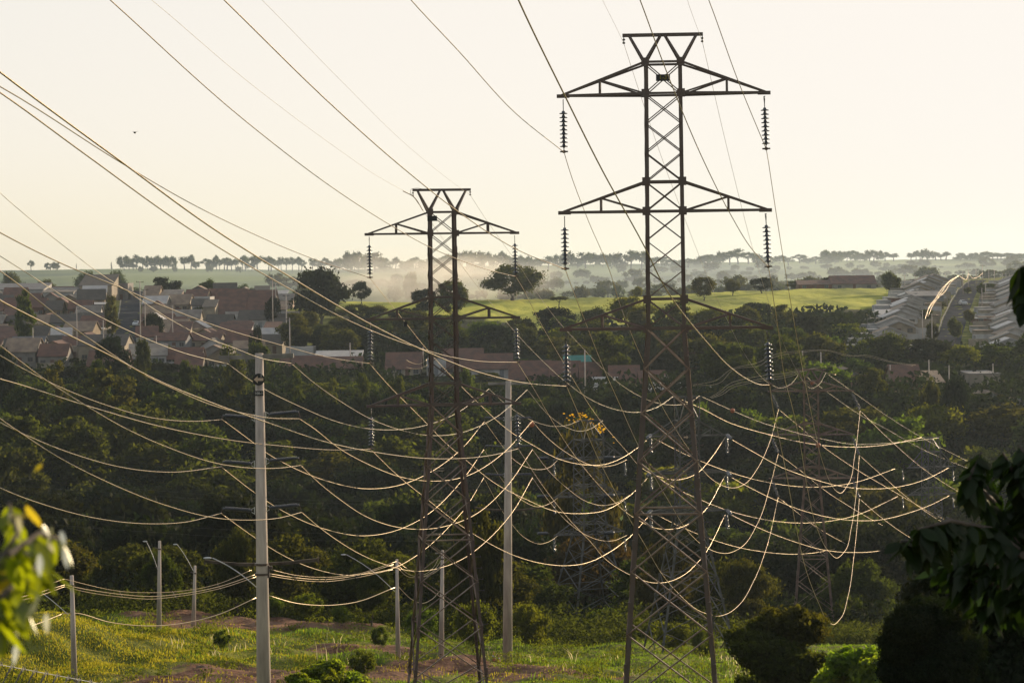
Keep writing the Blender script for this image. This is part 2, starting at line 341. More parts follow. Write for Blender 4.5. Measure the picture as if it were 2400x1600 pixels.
# ------------------------------------------------------------------ lattice towers
def tower(label, D, pxa, rz, mats, lv, halfs, base_py, peak=(1.33, .92), arm=3.42, upper=.97, waist_nodes=None, tip_up=0.0, sections=4, steps=True, k=1.0):
    """lv: photo rows of (beam, crown, arm1, arm2, arm3); halfs: half widths at crown, waist, base"""
    cx = P(pxa[0], lv[0], D).x
    zb, zc, z1, z2, z3 = [P(pxa[0] + (pxa[1] - pxa[0]) * (v - lv[0]) / (base_py - lv[0]), v, D).z for v in lv]
    z0 = gz(cx, D) - .3
    t = empty('lattice_tower', (cx, D, z0), rz, label, 'transmission tower', 'steel lattice towers carrying the power lines')
    def hw(z):
        if z >= z3: return halfs[1] + (halfs[0] - halfs[1]) * (z - z3) / (zc - z3)
        return halfs[2] + (halfs[1] - halfs[2]) * (z - z0) / (z3 - z0)
    o = Vector((0, 0, -z0)); V = lambda x, y, z: Vector((x, y, z - z0))
    top, low = mats
    wl_, wb = .104 * k, .057 * k
    zl = z0
    for sx in (-1, 1):
        for sy in (-1, 1):
            m = MB()
            m.angle(V(sx * hw(zl), sy * hw(zl), zl), V(sx * hw(z3), sy * hw(z3), z3), wl_ * 1.25, wl_ * .3, -sx, -sy)
            m.angle(V(sx * hw(z3), sy * hw(z3), z3), V(sx * hw(zc), sy * hw(zc), zc), wl_, wl_ * .3, -sx, -sy)
            # splice plates where the lengths are bolted together
            n = 7
            for i in range(1, n + 5):
                z = zc - (zc - z0) * i / (n + 5.0)
                m.box(V(sx * (hw(z) - .03), sy * (hw(z) - .03), z), .10 * k, .10 * k, .32 * k)
            leg = m.build('leg', low if D > 100 else top, t)
    faces = [lambda a, z: V(a, -hw(z), z), lambda a, z: V(a, hw(z), z), lambda a, z: V(-hw(z), a, z), lambda a, z: V(hw(z), a, z)]
    lev = [zc, z1] + [z1 + (z2 + upper - z1) * i / 3 for i in (1, 2, 3)] + [z2] + [z2 + (z3 + upper - z2) * i / 3 for i in (1, 2, 3)] + [z3]
    m = MB()
    for a, b in zip(lev[:-1], lev[1:]):
        for i, f in enumerate(faces):
            s = 1 if i % 2 == 0 else -1
            m.beam(f(-s * hw(a), a), f(s * hw(b), b), wb, wb * .6); m.beam(f(s * hw(a), a), f(-s * hw(b), b), wb * .96, wb * .58)
    for z in (zc, z1, z2 + upper, z2, z3 + upper, z3):
        for f in faces: m.beam(f(-hw(z), z), f(hw(z), z), wb * 1.3)
    for z in (zc, z1, z2 + upper, z2, z3 + upper, z3):
        for sx in (-1, 1): m.box(V(sx * (hw(z) - .02), -hw(z) - .015, z - .14), .26 * k, .025, .28 * k)
    m.build('upper_bracing', top, t)
    m = MB(); nodes_ = [z3]; step = 1.32 * k
    while nodes_[-1] > z0 + 1.2: nodes_.append(nodes_[-1] - step); step *= 1.09
    nodes_[-1] = z0
    for a, b in zip(nodes_[:-1], nodes_[1:]):
        for i, f in enumerate(faces):
            m.beam(f(-hw(a), a), f(hw(b), b), wb * 1.2, wb * .8); m.beam(f(hw(a), a), f(-hw(b), b), wb * 1.15, wb * .76)
    mid = nodes_[max(1, len(nodes_) // 2)]
    for f in faces: m.beam(f(-hw(mid), mid), f(hw(mid), mid), wb)
    m.build('lower_bracing', M['brace'] if D < 120 else low, t)
    for z in (z1, z2, z3):
        up = zc if z == z1 else z + upper
        for sx in (-1, 1):
            m = MB(); tip = V(sx * arm, 0, z + tip_up); xv = hw(z) + (arm - hw(z)) * .53; fr = (arm - xv) / (arm - hw(z))
            for sy in (-1, 1):
                c0 = V(sx * hw(z), sy * hw(z), z); u0 = V(sx * hw(up), sy * hw(up), up)
                m.beam(c0, tip, wb * 1.5); m.beam(u0, tip, wb * 1.25)
                pv = u0.lerp(tip, 1 - fr); pl = c0.lerp(tip, 1 - fr)
                m.beam(pv, pl, wb * 1.2); m.beam(pv, c0, wb * 1.0)
                m.beam(pl, V(sx * hw(z), -sy * hw(z), z), wb * .8)
            m.box(tip + Vector((-sx * .10, 0, -.07)), .42 * k, .10, .12)
            m.build('cross_arm', top if z != z3 else low, t)
    # the peak: two open V frames under a beam
    m = MB(); hb = peak[0]
    m.beam(V(-hb, 0, zb), V(hb, 0, zb), wb * 2.0)
    m.build('top_beam', top, t)
    m = MB()
    for sx in (-1, 1):
        for sy in (-1, 1):
            c0 = V(sx * hw(zc), sy * hw(zc), zc)
            m.beam(c0, V(sx * hb * .84, sy * .05, zb), wb * 1.15); m.beam(c0, V(sx * .06, sy * .05, zb), wb * 1.15)
    m.build('peak_frame', top, t)
    if steps:
        m = MB(); m.tube([(-.02, 0, 0), (.24, -.06, 0)], .012, 5); m.box((.24, -.06, -.03), .03, .03, .07); bm_ = m.mesh('step_bolt', top)
        for i in range(26):
            z = z3 - .3 - i * .5
            if z > z0 + .5: inst('step_bolt', bm_, t, V(hw(z), -hw(z), z))
    return t, dict(cx=cx, D=D, z=(zb, zc, z1, z2, z3), z0=z0, V=V, hw=hw, arm=arm, rz=rz)

def text(body, name, m, size, parent, loc, depth=.006):
    cu = bpy.data.curves.new(name, 'FONT'); cu.body = body; cu.size = size; cu.extrude = depth; cu.align_x = 'CENTER'; cu.align_y = 'CENTER'; cu.offset = size * .018
    tmp = bpy.data.objects.new('t', cu); C.objects.link(tmp); bpy.context.view_layer.update()
    me = bpy.data.meshes.new_from_object(tmp.evaluated_get(bpy.context.evaluated_depsgraph_get())); bpy.data.objects.remove(tmp)
    me.materials.clear(); me.materials.append(m)
    return inst(name, me, parent, loc, (R(90), 0, 0))

T1, i1 = tower('big brown steel lattice tower nearest the camera, its black plate reading 1-3', 80, (1553, 1570), R(-4), (M['steel'], M['rust']),
               (82, 148, 221, 495, 769), (.60, .63, 1.78), 1600)
m = MB(); pl_ = i1['V'](0, -i1['hw'](i1['z'][0]) - .05, (i1['z'][1] + i1['z'][2]) / 2 - .13)
m.box(pl_, .46, .02, .22); plate = m.build('number_plate', M['sign'], T1)
text('1-3', 'number', M['yel'], .20, plate, (pl_.x, pl_.y - .017, pl_.z + .115))
T2, i2 = tower('red brown steel lattice tower in the middle, smaller plain black plate under its peak', 110, (1035, 1050), R(7), (M['steel'], M['rust']),
               (445, 497, 547, 746, 948), (.60, .63, 1.80), 1600)
m = MB(); q = i2['V'](-i2['hw'](0) + .10, -.70, i2['z'][1] - .42); m.box(q, .44, .02, .24); m.build('number_plate', M['sign'], T2)
m = MB(); q = i2['V'](-1.75, -.3, i2['z'][3] - .33); m.box(q, .16, .16, .22); m.build('junction_box', M['sign'], T2)
T3, i3 = tower('brown steel lattice tower on the right with conductors looping below its slanted insulators', 212, (1900, 1906), R(-6), (M['lit_steel'], M['lit_steel']),
               (866, 893, 916, 1018, 1120), (.66, .68, 1.9), 1500, arm=3.62, k=1.15, steps=False)
T4, i4 = tower('grey lattice tower seen through the legs of the nearest tower', 165, (1609, 1621), R(10), (M['galv'], M['galv']),
               (930, 985, 1021, 1108, 1197), (.70, .76, 2.75), 1550, arm=2.64, upper=.3, peak=(1.08, .6), k=1.0, steps=False)
T5, i5 = tower('pale grey lattice tower standing left of the nearest tower against the dark wood', 210, (1379, 1383), R(24), (M['galv'], M['galv']),
               (985, 1030, 1073, 1161, 1249), (1.0, 1.1, 3.3), 1492, arm=3.3, upper=.9, peak=(1.25, .6), k=1.05, steps=False)
T6, i6 = tower('thin grey lattice tower farthest right, its foot hidden by dark leaves', 300, (2182, 2150), R(18), (M['galv'], M['galv']),
               (1025, 1058, 1094, 1158, 1222), (.9, 1.0, 2.7), 1500, arm=3.2, upper=.8, peak=(1.2, .6), k=1.2, steps=False)

# ------------------------------------------------------------------ insulator strings
def disc_prof(r):
    return [(0, .04), (.03, .058), (.062, .058), (.07, r * .75), (.084, r), (.108, r * .97), (.106, r * .5), (.12, .036), (.146, .03)]
DISC = MB(); DISC.lathe((0, 0, 0), (0, 0, -1), [(h, rr) for h, rr in disc_prof(.135)], 14); DISC = DISC.mesh('disc', M['porc'], True)
HANG = MB()
HANG.tube([(-.13, 0, -.04), (-.12, 0, -.14), (-.03, 0, -.26), (0, 0, -.31), (.03, 0, -.26), (.12, 0, -.14), (.13, 0, -.04)], .014, 5)
HANG.tube([(-.17, 0, -.06), (.17, 0, -.06)], .016, 5); HANG.tube([(0, 0, -.29), (0, 0, -.42)], .016, 5); HANG = HANG.mesh('shackle', M['galv'])
CLMP = MB(); CLMP.ball((0, 0, 0), .055, (1, 1.3, 1), 5); CLMP.tube([(0, 0, .16), (0, 0, 0)], .018, 5); CLMP.tube([(0, -.13, .0), (0, .13, 0)], .03, 6); CLMP = CLMP.mesh('clamp', M['steel'])
def string(label, A, B, n=9, grp='disc insulator strings hanging from the steel towers', simple=False, r=.135):
    """a string of n discs from the arm end A to the wire at B"""
    A, B = Vector(A), Vector(B); L = (B - A).length
    t = empty('insulator_string', A, 0, label, 'insulator string', grp)
    q = (B - A).to_track_quat('-Z', 'Y'); t.rotation_mode = 'QUATERNION'; t.rotation_quaternion = q
    if simple:
        m = MB(); st = (L * .78) / n
        for i in range(n): m.lathe((0, 0, -L * .16 - i * st), (0, 0, -1), [(h * st / .146, rr) for h, rr in disc_prof(r)], 9)
        m.build('discs', M['porc'], t, True); m = MB(); m.tube([(0, 0, 0), (0, 0, -L)], .03, 5); m.build('rod', M['galv'], t)
        return t
    s = (L - .42 - .14) / n / .146
    inst('shackle', HANG, t)
    for i in range(n): inst('disc', DISC, t, (0, 0, -.42 - i * .146 * s), (0, 0, 0), (1, 1, s))
    inst('clamp', CLMP, t, (0, 0, -L + .02))
    return t
SIDE = ('left', 'right'); LEVN = ('top', 'middle', 'bottom')
def tip(i, side, lev):
    V = i['V'](side * (i['arm'] - .10), 0, i['z'][2 + lev] - .08); V.z += i['z0']
    return Vector((i['cx'] + V.x * math.cos(i['rz']), i['D'] + V.x * math.sin(i['rz']), V.z))
ATT1 = [[(1322, 357), (1325, 631), (1328, 905)], [(1796, 350), (1801, 626), (1804, 902)]]
ATT2 = [[(867, 651), (868, 852), (870, 1052)], [(1209, 648), (1213, 849), (1215, 1051)]]
att = {}
for s in (0, 1):
    for l in range(3):
        A = tip(i1, (-1, 1)[s], l); B = P(*ATT1[s][l], A.y); att[1, s, l] = B
        string('ribbed insulator string on the %s %s arm of the nearest tower' % (LEVN[l], SIDE[s]), A, B)
        A = tip(i2, (-1, 1)[s], l); B = P(*ATT2[s][l], A.y); att[2, s, l] = B
        string('ribbed insulator string on the %s %s arm of the middle red brown tower' % (LEVN[l], SIDE[s]), A, B)
for s, pts in ((0, [(1825, 959), (1824, 1063), (1824, 1165)]), (1, [(2016, 962), (2014, 1067), (2014, 1168)])):
    for l in range(3):
        A = tip(i3, (-1, 1)[s], l)
        string('slanted insulator string on the %s %s arm of the brown tower on the right' % (LEVN[l], SIDE[s]), A, P(*pts[l], A.y), 10, simple=True)
def hang(i, px, py0, py1, D, label, n=9): string(label, P(px, py0, D), P(px + 2, py1, D), n, simple=True, r=.125)
for nm, D, xs, ys, dy in (('grey tower inside the nearest tower', 165, ((1525, 'left'), (1703, 'right')), (1022, 1109, 1200), 42),
                          ('pale grey tower against the dark wood', 210, ((1298, 'left'), (1464, 'right')), (1079, 1168, 1256), 38),
                          ('farthest grey tower on the right', 300, ((2115, 'left'), (2233, 'right')), (1098, 1162, 1226), 30)):
    for x, sd in xs:
        for l, y in enumerate(ys):
            hang(None, x, y, y + dy, D, 'jumper insulator under the %s %s arm of the %s' % (LEVN[l], sd, nm))
for l, y in enumerate((1073, 1162, 1249)):
    string('level strain insulator at the left end of the %s arm of the pale grey tower' % LEVN[l], P(1287, y, 210), P(1259, y + 1, 209), 12, simple=True, r=.15)
    string('level strain insulator at the right end of the %s arm of the pale grey tower' % LEVN[l], P(1412, y, 209), P(1440, y - 1, 208), 12, simple=True, r=.15)
for l, y in enumerate((1022, 1109, 1199)):
    string('tilted insulator right of the %s arm of the grey tower inside the nearest one' % LEVN[l], P(1704, y - 3, 165), P(1712, y + 7, 160), 8, simple=True, r=.16)
    string('tilted insulator left of the %s arm of the grey tower inside the nearest one' % LEVN[l], P(1526, y - 2, 165), P(1518, y + 6, 160), 8, simple=True, r=.16)
for nm, i, D, pts in (('nearest tower', i1, 80, ((1462, 102, 'left'), (1646, 98, 'right'))), ('middle red brown tower', i2, 110, ((968, 459, 'left'), (1102, 457, 'right')))):
    for x, y, sd in pts:
        m = MB(); A = P(x, y - (17 if D == 80 else 13), D); B = P(x, y, D)
        m.tube([A, B], .014, 5)
        for f in (.35, .8): m.lathe(A.lerp(B, f), (0, 0, -1), [(0, .02), (.03, .05), (.05, .052), (.07, .02)], 8)
        m.build('ground_wire_clamp', M['galv'], None); o = C.objects[-1]
        tag(o, 'small clamp on the %s end of the top beam of the %s' % (sd, nm), 'wire clamp', 'ground wire clamps under the top beams')

# ------------------------------------------------------------------ concrete poles
def clear_pole(label, D, x0, y0, x1, y1, rt, rb, base_z=None):
    A = P(x0, y0, D); B = P(x1, y1, D)
    if base_z is None:
        z = gz(B.x, D) - .3; f = (z - A.z) / (B.z - A.z); B = A + (B - A) * f; B.z = z
    t = empty('concrete_pole', B, 0, label, 'pole', 'concrete poles'); O = Vector(B)
    m = MB(); m.tube([Vector((0, 0, 0)), (A - O) * .5, A - O], [rb, (rb + rt) / 2, rt], 20); m.build('shaft', M['conc'], t, True)
    return t, O, A
def polymer(t, O, a, b, name='line_insulator', n=26, r=.085):
    a, b = Vector(a) - O, Vector(b) - O; d = b - a; L = d.length; prof = [(0, .05), (.04, .05)]
    for i in range(n): s = .06 + (L - .14) * i / n; st = (L - .14) / n; prof += [(s, .032), (s + st * .35, r), (s + st * .5, r), (s + st * .9, .032)]
    prof += [(L - .06, .04), (L, .04)]
    m = MB(); m.lathe(a, d, prof, 10); o = m.build(name, M['poly'], t, True)
    m = MB(); m.beam(a - d.normalized() * .10 + Vector((0, 0, .13)), a - d.normalized() * .10 - Vector((0, 0, .13)), .03); m.beam(a - d.normalized() * .1 + Vector((0, 0, .11)), a + Vector((0, 0, .06)), .02); m.beam(a - d.normalized() * .1 - Vector((0, 0, .11)), a - Vector((0, 0, .06)), .02)
    m.build('bracket', M['lamp'], o)
    m = MB(); m.tube([b, b + d.normalized() * .06 + Vector((0, 0, -.2))], .02, 5); m.build('clamp', M['steel'], o)
P1, O1, A1 = clear_pole('tall thick concrete pole near the camera with a round black arrow sign', 86, 607.5, 828, 618, 1600, .145, .285)
m = MB(); a = P(513, 838, 86.1) - O1; b = P(688, 833, 85.9) - O1; c = P(607.5, 836, 86) - O1
m.beam(a, c, .085, .14); m.beam(c, b, .12, .16)
for x in (536, 682): m.tube([P(x, 824, 86) - O1, P(x, 850, 86) - O1], .018, 5); [m.lathe(P(x, 843, 86) - O1 - Vector((0, 0, k * .05)), (0, 0, -1), [(0, .015), (.015, .05), (.03, .05), (.04, .015)], 8) for k in (0, 1)]
m.build('crossarm', M['concd'], P1)
for l, (yl, yr) in enumerate(((975, 969), (1083, 1077), (1192, 1187))):
    polymer(P1, O1, P(590, yl + 4, 86), P(522, yl - 1, 86)); polymer(P1, O1, P(629 + l, yr + 3, 86), P(700 + l, yr - 4, 86))
m = MB(); m.tube([P(606, 889, 85.72) - O1, P(606, 889, 85.70) - O1], .213, 32); sg = m.build('arrow_sign', M['sign'], P1)
c = P(606, 889, 85.68) - O1; s_ = 86 / F
m = MB(); pr = [(-11, 0), (-2, 8.5), (-2, 3.3), (11, 3.3), (11, -3.3), (-2, -3.3), (-2, -8.5)]
m.add([c + Vector((x * s_, 0, z * s_)) for x, z in pr] + [c + Vector((x * s_, -.01, z * s_)) for x, z in pr], [tuple(range(6, -1, -1)), tuple(range(7, 14))] + [(i, (i + 1) % 7, 7 + (i + 1) % 7, 7 + i) for i in range(7)])
m.build('arrow', M['tan'], sg)
text('2', 'number', M['whitep'], .11, sg, c + Vector((.09, -.005, .128)))
m = MB(); c = P(606.5, 921.5, 85.72) - O1; m.box(c - Vector((0, 0, .09)), .33, .02, .18); pp = m.build('number_plate', M['sign'], P1)
text('100-1', 'number', M['whitep'], .125, pp, c + Vector((0, -.016, 0)))
m = MB()
for sx, pts in ((-1, ((480, 1315), (560, 1322), (606, 1322))), (1, ((606, 1322), (680, 1318), (746, 1311)))):
    p3 = [P(x, y, 86.6) - O1 for x, y in pts]; m.beam(p3[0], p3[1], .08, .10); m.beam(p3[1], p3[2], .10, .11)
m.box(P(746, 1321, 86.6) - O1, .04, .06, .24); m.box(P(480, 1321, 86.6) - O1, .04, .06, .2)
m.build('lower_crossarm', M['bark'], P1)
m = MB()
for y in (1322, 1345): m.tube([P(613, y + 2, 86) - O1, P(613, y - 3, 86) - O1], .245, 20)
m.box(P(629, 1352, 86) - O1, .10, .1, .42); m.box(P(634, 1332, 86) - O1, .12, .06, .09); m.build('clamp_band', M['steel'], P1)

P2, O2, A2 = clear_pole('concrete pole standing on the grass between the middle tower and the nearest tower', 140, 1191.5, 893, 1189.5, 1548, .165, .29)
m = MB(); a = P(1144, 899, 140) - O2; b = P(1240, 898, 140) - O2; m.beam(a, b, .13, .14); m.build('crossarm', M['concd'], P2)
for y in (979, 1045, 1111):
    polymer(P2, O2, P(1178, y + 2, 140), P(1137, y - 1, 140), n=20, r=.07); polymer(P2, O2, P(1204, y + 1, 140), P(1245, y - 1, 140), n=20, r=.07)
m = MB(); p3 = [P(x, y, 140.4) - O2 for x, y in ((1112, 1189), (1150, 1194), (1190, 1196), (1230, 1194), (1270, 1189))]
for a, b in zip(p3[:-1], p3[1:]): m.beam(a, b, .09, .10)
m.build('lower_crossarm', M['bark'], P2)

# round arrow sign seen beyond the nearest tower, hung from the grey tower
c = P(1608, 1024, 163.0); O4 = T4.location
m = MB(); d = (c - O4); d.rotate(Matrix.Rotation(-T4.rotation_euler.z, 3, 'Z')); m.tube([d, d + Vector((0, .04, 0))], .21, 28); sg4 = m.build('arrow_sign', M['sign'], T4)
m = MB(); s_ = 165 / F * .52
pr4 = [(-x, z) for x, z in pr][::-1]
m.add([d + Vector((x * s_, -.01, z * s_)) for x, z in pr4] + [d + Vector((x * s_, -.02, z * s_)) for x, z in pr4], [tuple(range(6, -1, -1)), tuple(range(7, 14))] + [(i, (i + 1) % 7, 7 + (i + 1) % 7, 7 + i) for i in range(7)])
m.build('arrow', M['tan'], sg4)

# street lighting and telephone poles
def lamp_arm(t, O, a, b, n=6):
    a, b = Vector(a) - O, Vector(b) - O; pts = []
    for i in range(n + 1):
        f = i / n; p = a.lerp(b, f); p.z += .16 * (b - a).length * math.sin(math.pi * f) * .35; pts.append(p)
    m = MB(); m.tube(pts, .019, 6); o = m.build('lamp_arm', M['lamp'], t)
    m = MB(); d = (pts[-1] - pts[-2]).normalized(); m.ball(pts[-1] + Vector((d.x * .2, 0, .0)), .15, (1, .5, .28), 6); m.build('lamp_head', M['lamp'], o)
def street_pole(label, x0, y0, x1, D, arm=None, rt=.085, rb=.15):
    A = P(x0, y0, D); z = gz(A.x, D) - .2; B = Vector((P(x1, 1550, D).x, D, z))
    t = empty('utility_pole', B, 0, label, 'utility pole', 'thin concrete utility poles'); m = MB()
    m.tube([Vector((0, 0, 0)), A - B], [rb, rt], 12); m.build('shaft', M['conc'], t, True)
    m = MB(); m.tube([A - B - Vector((0, 0, .5)), A - B - Vector((.32, 0, .42))], .03, 5); m.tube([(A - B) * .72, (A - B) * .72 + Vector((-.25, 0, .05))], .03, 5)
    m.tube([A - B - Vector((0, 0, .55)), A - B - Vector((0, 0, .45))], rt + .02, 12); m.build('wire_bracket', M['steel'], t)
    if arm: lamp_arm(t, B, P(*arm[0], D), P(*arm[1], D))
    return t
street_pole('thin pole farthest left, standing in front of the lit grass', 168, 1348, 174, 118, ((160, 1440), (27, 1348)), .095, .16)
street_pole('thin pole on the left grass slope with a steep lamp arm', 374, 1267, 373, 150, ((371, 1338), (343, 1268)), .085, .17)
street_pole('short thin pole by the red earth track with a steep lamp arm', 457, 1325, 454, 160, ((453, 1337), (415, 1275)), .08, .16)
street_pole('thin pole left of the middle tower foot carrying a long lamp arm', 930, 1310, 933, 138, ((925, 1385), (812, 1299)), .075, .15)
street_pole('thin pole seen through the middle tower, a small crossarm on top', 1037, 1289, 1034, 141, None, .085, .17)
m = MB(); m.beam(P(1020, 1296, 141), P(1045, 1294, 141), .07); o = C.objects
lt = empty('lamp_bracket', P(604, 1378, 86.3), 0, 'slim lamp arm reaching left from behind the near concrete pole', 'street lamp')
lamp_arm(lt, lt.location.copy(), P(606, 1380, 86.3), P(498, 1307, 86.3), 8)
P5 = C.objects.get('utility_pole.004')
for ob in [o for o in C.objects if o.name.startswith('utility_pole')]:
    if 'seen through the middle tower' in ob['label']:
        m.v = [tuple(Vector(v) - ob.location) for v in m.v]; m.build('crossarm', M['concd'], ob)

# ------------------------------------------------------------------ wires
WN = [0]
def curve_pts(pts, D0, D1, sub=7, bend=None):
    u = [p[0] for p in pts]; mono = all(b > a for a, b in zip(u, u[1:])) or all(b < a for a, b in zip(u, u[1:]))
    L = [0]
    for a, b in zip(pts, pts[1:]): L.append(L[-1] + (abs(b[0] - a[0]) if mono else math.hypot(b[0] - a[0], b[1] - a[1])))
    out = []
    for i in range(len(pts) - 1):
        p0 = pts[max(i - 1, 0)]; p1 = pts[i]; p2 = pts[i + 1]; p3 = pts[min(i + 2, len(pts) - 1)]
        if i == 0: p0 = (2 * p1[0] - p2[0], 2 * p1[1] - p2[1])
        if i == len(pts) - 2: p3 = (2 * p2[0] - p1[0], 2 * p2[1] - p1[1])
        # centripetal-ish tangents scaled to the chord
        c = math.hypot(p2[0] - p1[0], p2[1] - p1[1])
        def tan(a, b, e):
            l1 = math.hypot(b[0] - a[0], b[1] - a[1]) + 1e-6; l2 = math.hypot(e[0] - b[0], e[1] - b[1]) + 1e-6
            return tuple(((b[k] - a[k]) / l1 * l2 + (e[k] - b[k]) / l2 * l1) / (l1 + l2) for k in (0, 1))
        m1 = tan(p0, p1, p2); m2 = tan(p1, p2, p3)
        n = sub if i < len(pts) - 2 else sub + 1
        for j in range(n):
            t = j / sub; h = [2 * t**3 - 3 * t**2 + 1, t**3 - 2 * t**2 + t, -2 * t**3 + 3 * t**2, t**3 - t**2]
            x, y = [h[0] * p1[k] + h[1] * c * m1[k] + h[2] * p2[k] + h[3] * c * m2[k] for k in (0, 1)]
            f = (L[i] + (L[i + 1] - L[i]) * t) / L[-1]
            out.append(P(x, y, 1 / ((1 - f) / D0 + f / D1)))
    return out
def wire(label, pts, D0, D1, r=.016, m='wire', group='conductors', name='power_line', a=None, b=None, cat='power line', sub=7):
    p = curve_pts(pts, D0, D1, sub)
    if a is not None: p[0] = Vector(a)
    if b is not None: p[-1] = Vector(b)
    mb = MB(); mb.tube(p, r * (1.05 if name == 'street_cable' else .82 if D0 < 75 else .64), 6); o = mb.build(name, M['wire_lit' if m == 'wire' and D0 >= 75 else m], None, True)
    tag(o, label, cat, group); return p
G1 = 'conductors of the two big towers'
wire('conductor rising from the nearest tower top left insulator out over the top edge', [(930, -38), (963, 0), (1074, 119), (1210, 267), (1322, 357)], 58, 80, group=G1, b=att[1, 0, 0])
wire('conductor rising from the nearest tower top right insulator out over the top edge', [(1646, -38), (1661, 0), (1730, 190), (1796, 350)], 66, 80, group=G1, b=att[1, 1, 0])
wire('conductor rising from the nearest tower middle left insulator out over the top edge', [(490, -34), (525, 0), (800, 267), (952, 400), (1082, 502), (1214, 586), (1325, 631)], 44, 80, group=G1, b=att[1, 0, 1])
wire('conductor rising from the nearest tower middle right insulator out over the top edge', [(1486, -36), (1500, 0), (1556, 152), (1660, 400), (1712, 502), (1765, 587), (1801, 626)], 50, 80, group=G1, b=att[1, 1, 1])
wire('thick conductor from the nearest tower bottom left insulator to the upper left edge', [(-40, 138), (0, 169), (280, 376), (500, 536), (686, 653), (867, 759), (1004, 826), (1132, 875), (1234, 898), (1328, 905)], 31, 80, .017, group=G1, b=att[1, 0, 2])
wire('thick conductor from the nearest tower bottom right insulator crossing its left arms upward', [(1199, -36), (1215, 0), (1324, 225), (1412, 400), (1510, 577), (1560, 676), (1655, 800), (1712, 861), (1750, 888), (1780, 901), (1804, 902)], 36, 80, .018, group=G1, b=att[1, 1, 2])
wire('conductor from the middle tower top left insulator to the left edge', [(-40, 181), (0, 203), (306, 395), (450, 478), (561, 533), (732, 606), (867, 651)], 45, 110, group=G1, b=att[2, 0, 0])
wire('conductor from the middle tower top right insulator up over the top edge', [(220, -34), (258, 0), (578, 286), (800, 454), (914, 527), (1003, 577), (1066, 605), (1146, 633), (1209, 648)], 50, 110, group=G1, b=att[2, 1, 0])
wire('conductor from the middle tower middle left insulator to the left edge', [(-40, 523), (0, 545), (150, 620), (275, 671), (400, 724), (512, 766), (645, 805), (783, 840), (868, 852)], 52, 110, .018, group=G1, b=att[2, 0, 1])
wire('conductor from the middle tower middle right insulator to the left edge', [(-40, 190), (0, 217), (200, 362), (439, 533), (680, 678), (800, 743), (989, 818), (1055, 836), (1119, 846), (1213, 849)], 42, 110, .018, group=G1, b=att[2, 1, 1])
wire('conductor from the middle tower bottom left insulator to the left edge', [(-40, 878), (0, 888), (201, 950), (383, 1001), (560, 1034), (662, 1045), (779, 1054), (870, 1052)], 55, 110, .018, group=G1, b=att[2, 0, 2])
wire('conductor from the middle tower bottom right insulator crossing behind it to the left edge', [(-40, 682), (0, 704), (128, 769), (275, 842), (332, 873), (513, 950), (621, 988), (777, 1039), (876, 1059), (1032, 1075), (1160, 1065), (1215, 1051)], 44, 110, .018, group=G1, b=att[2, 1, 2])
G2 = 'conductors looping from the nearest tower down to the brown tower on the right'
wire('long conductor from the nearest tower top left insulator down to the right tower', [(1322, 357), (1335, 400), (1378, 515), (1429, 635), (1454, 716), (1487, 800), (1503, 837), (1551, 950), (1587, 1011), (1630, 1075), (1645, 1098), (1673, 1126), (1704, 1141), (1719, 1143), (1745, 1134), (1775, 1098), (1801, 1044), (1825, 959)], 80, 212, .019, group=G2, a=att[1, 0, 0])
wire('long conductor from the nearest tower middle left insulator down to the right tower', [(1325, 633), (1372, 755), (1418, 870), (1454, 951), (1487, 1025), (1541, 1129), (1577, 1190), (1602, 1231), (1650, 1279), (1679, 1293), (1704, 1296), (1737, 1282), (1776, 1225), (1806, 1134), (1824, 1063)], 80, 212, .019, group=G2, a=att[1, 0, 1])
wire('long conductor from the nearest tower bottom left insulator down to the right tower', [(1328, 905), (1377, 1018), (1401, 1072), (1441, 1150), (1474, 1213), (1508, 1270), (1554, 1348), (1590, 1390), (1646, 1434), (1666, 1440), (1680, 1443), (1703, 1438), (1732, 1417), (1766, 1362), (1795, 1288), (1824, 1165)], 80, 212, .020, group=G2, a=att[1, 0, 2])
wire('long conductor from the nearest tower top right insulator down to the right tower', [(1797, 352), (1827, 550), (1854, 713), (1877, 843), (1904, 980), (1930, 1089), (1945, 1128), (1960, 1150), (1968, 1155), (1988, 1134), (2003, 1069), (2012, 1000), (2016, 962)], 80, 212, .018, group=G2, a=att[1, 1, 0])
wire('long conductor from the nearest tower middle right insulator down to the right tower', [(1802, 628), (1823, 767), (1841, 894), (1856, 950), (1876, 1043), (1892, 1142), (1915, 1237), (1942, 1291), (1961, 1307), (1980, 1291), (1995, 1237), (2007, 1153), (2014, 1067)], 80, 212, .018, group=G2, a=att[1, 1, 1])
wire('long conductor from the nearest tower bottom right insulator dipping lowest before the right tower', [(1804, 905), (1812, 959), (1828, 1036), (1844, 1115), (1865, 1230), (1892, 1344), (1919, 1413), (1938, 1451), (1953, 1463), (1968, 1451), (1988, 1394), (2001, 1306), (2009, 1230), (2014, 1168)], 80, 212, .019, group=G2, a=att[1, 1, 2])
G3 = 'conductors leaving the right tower for the lower right'
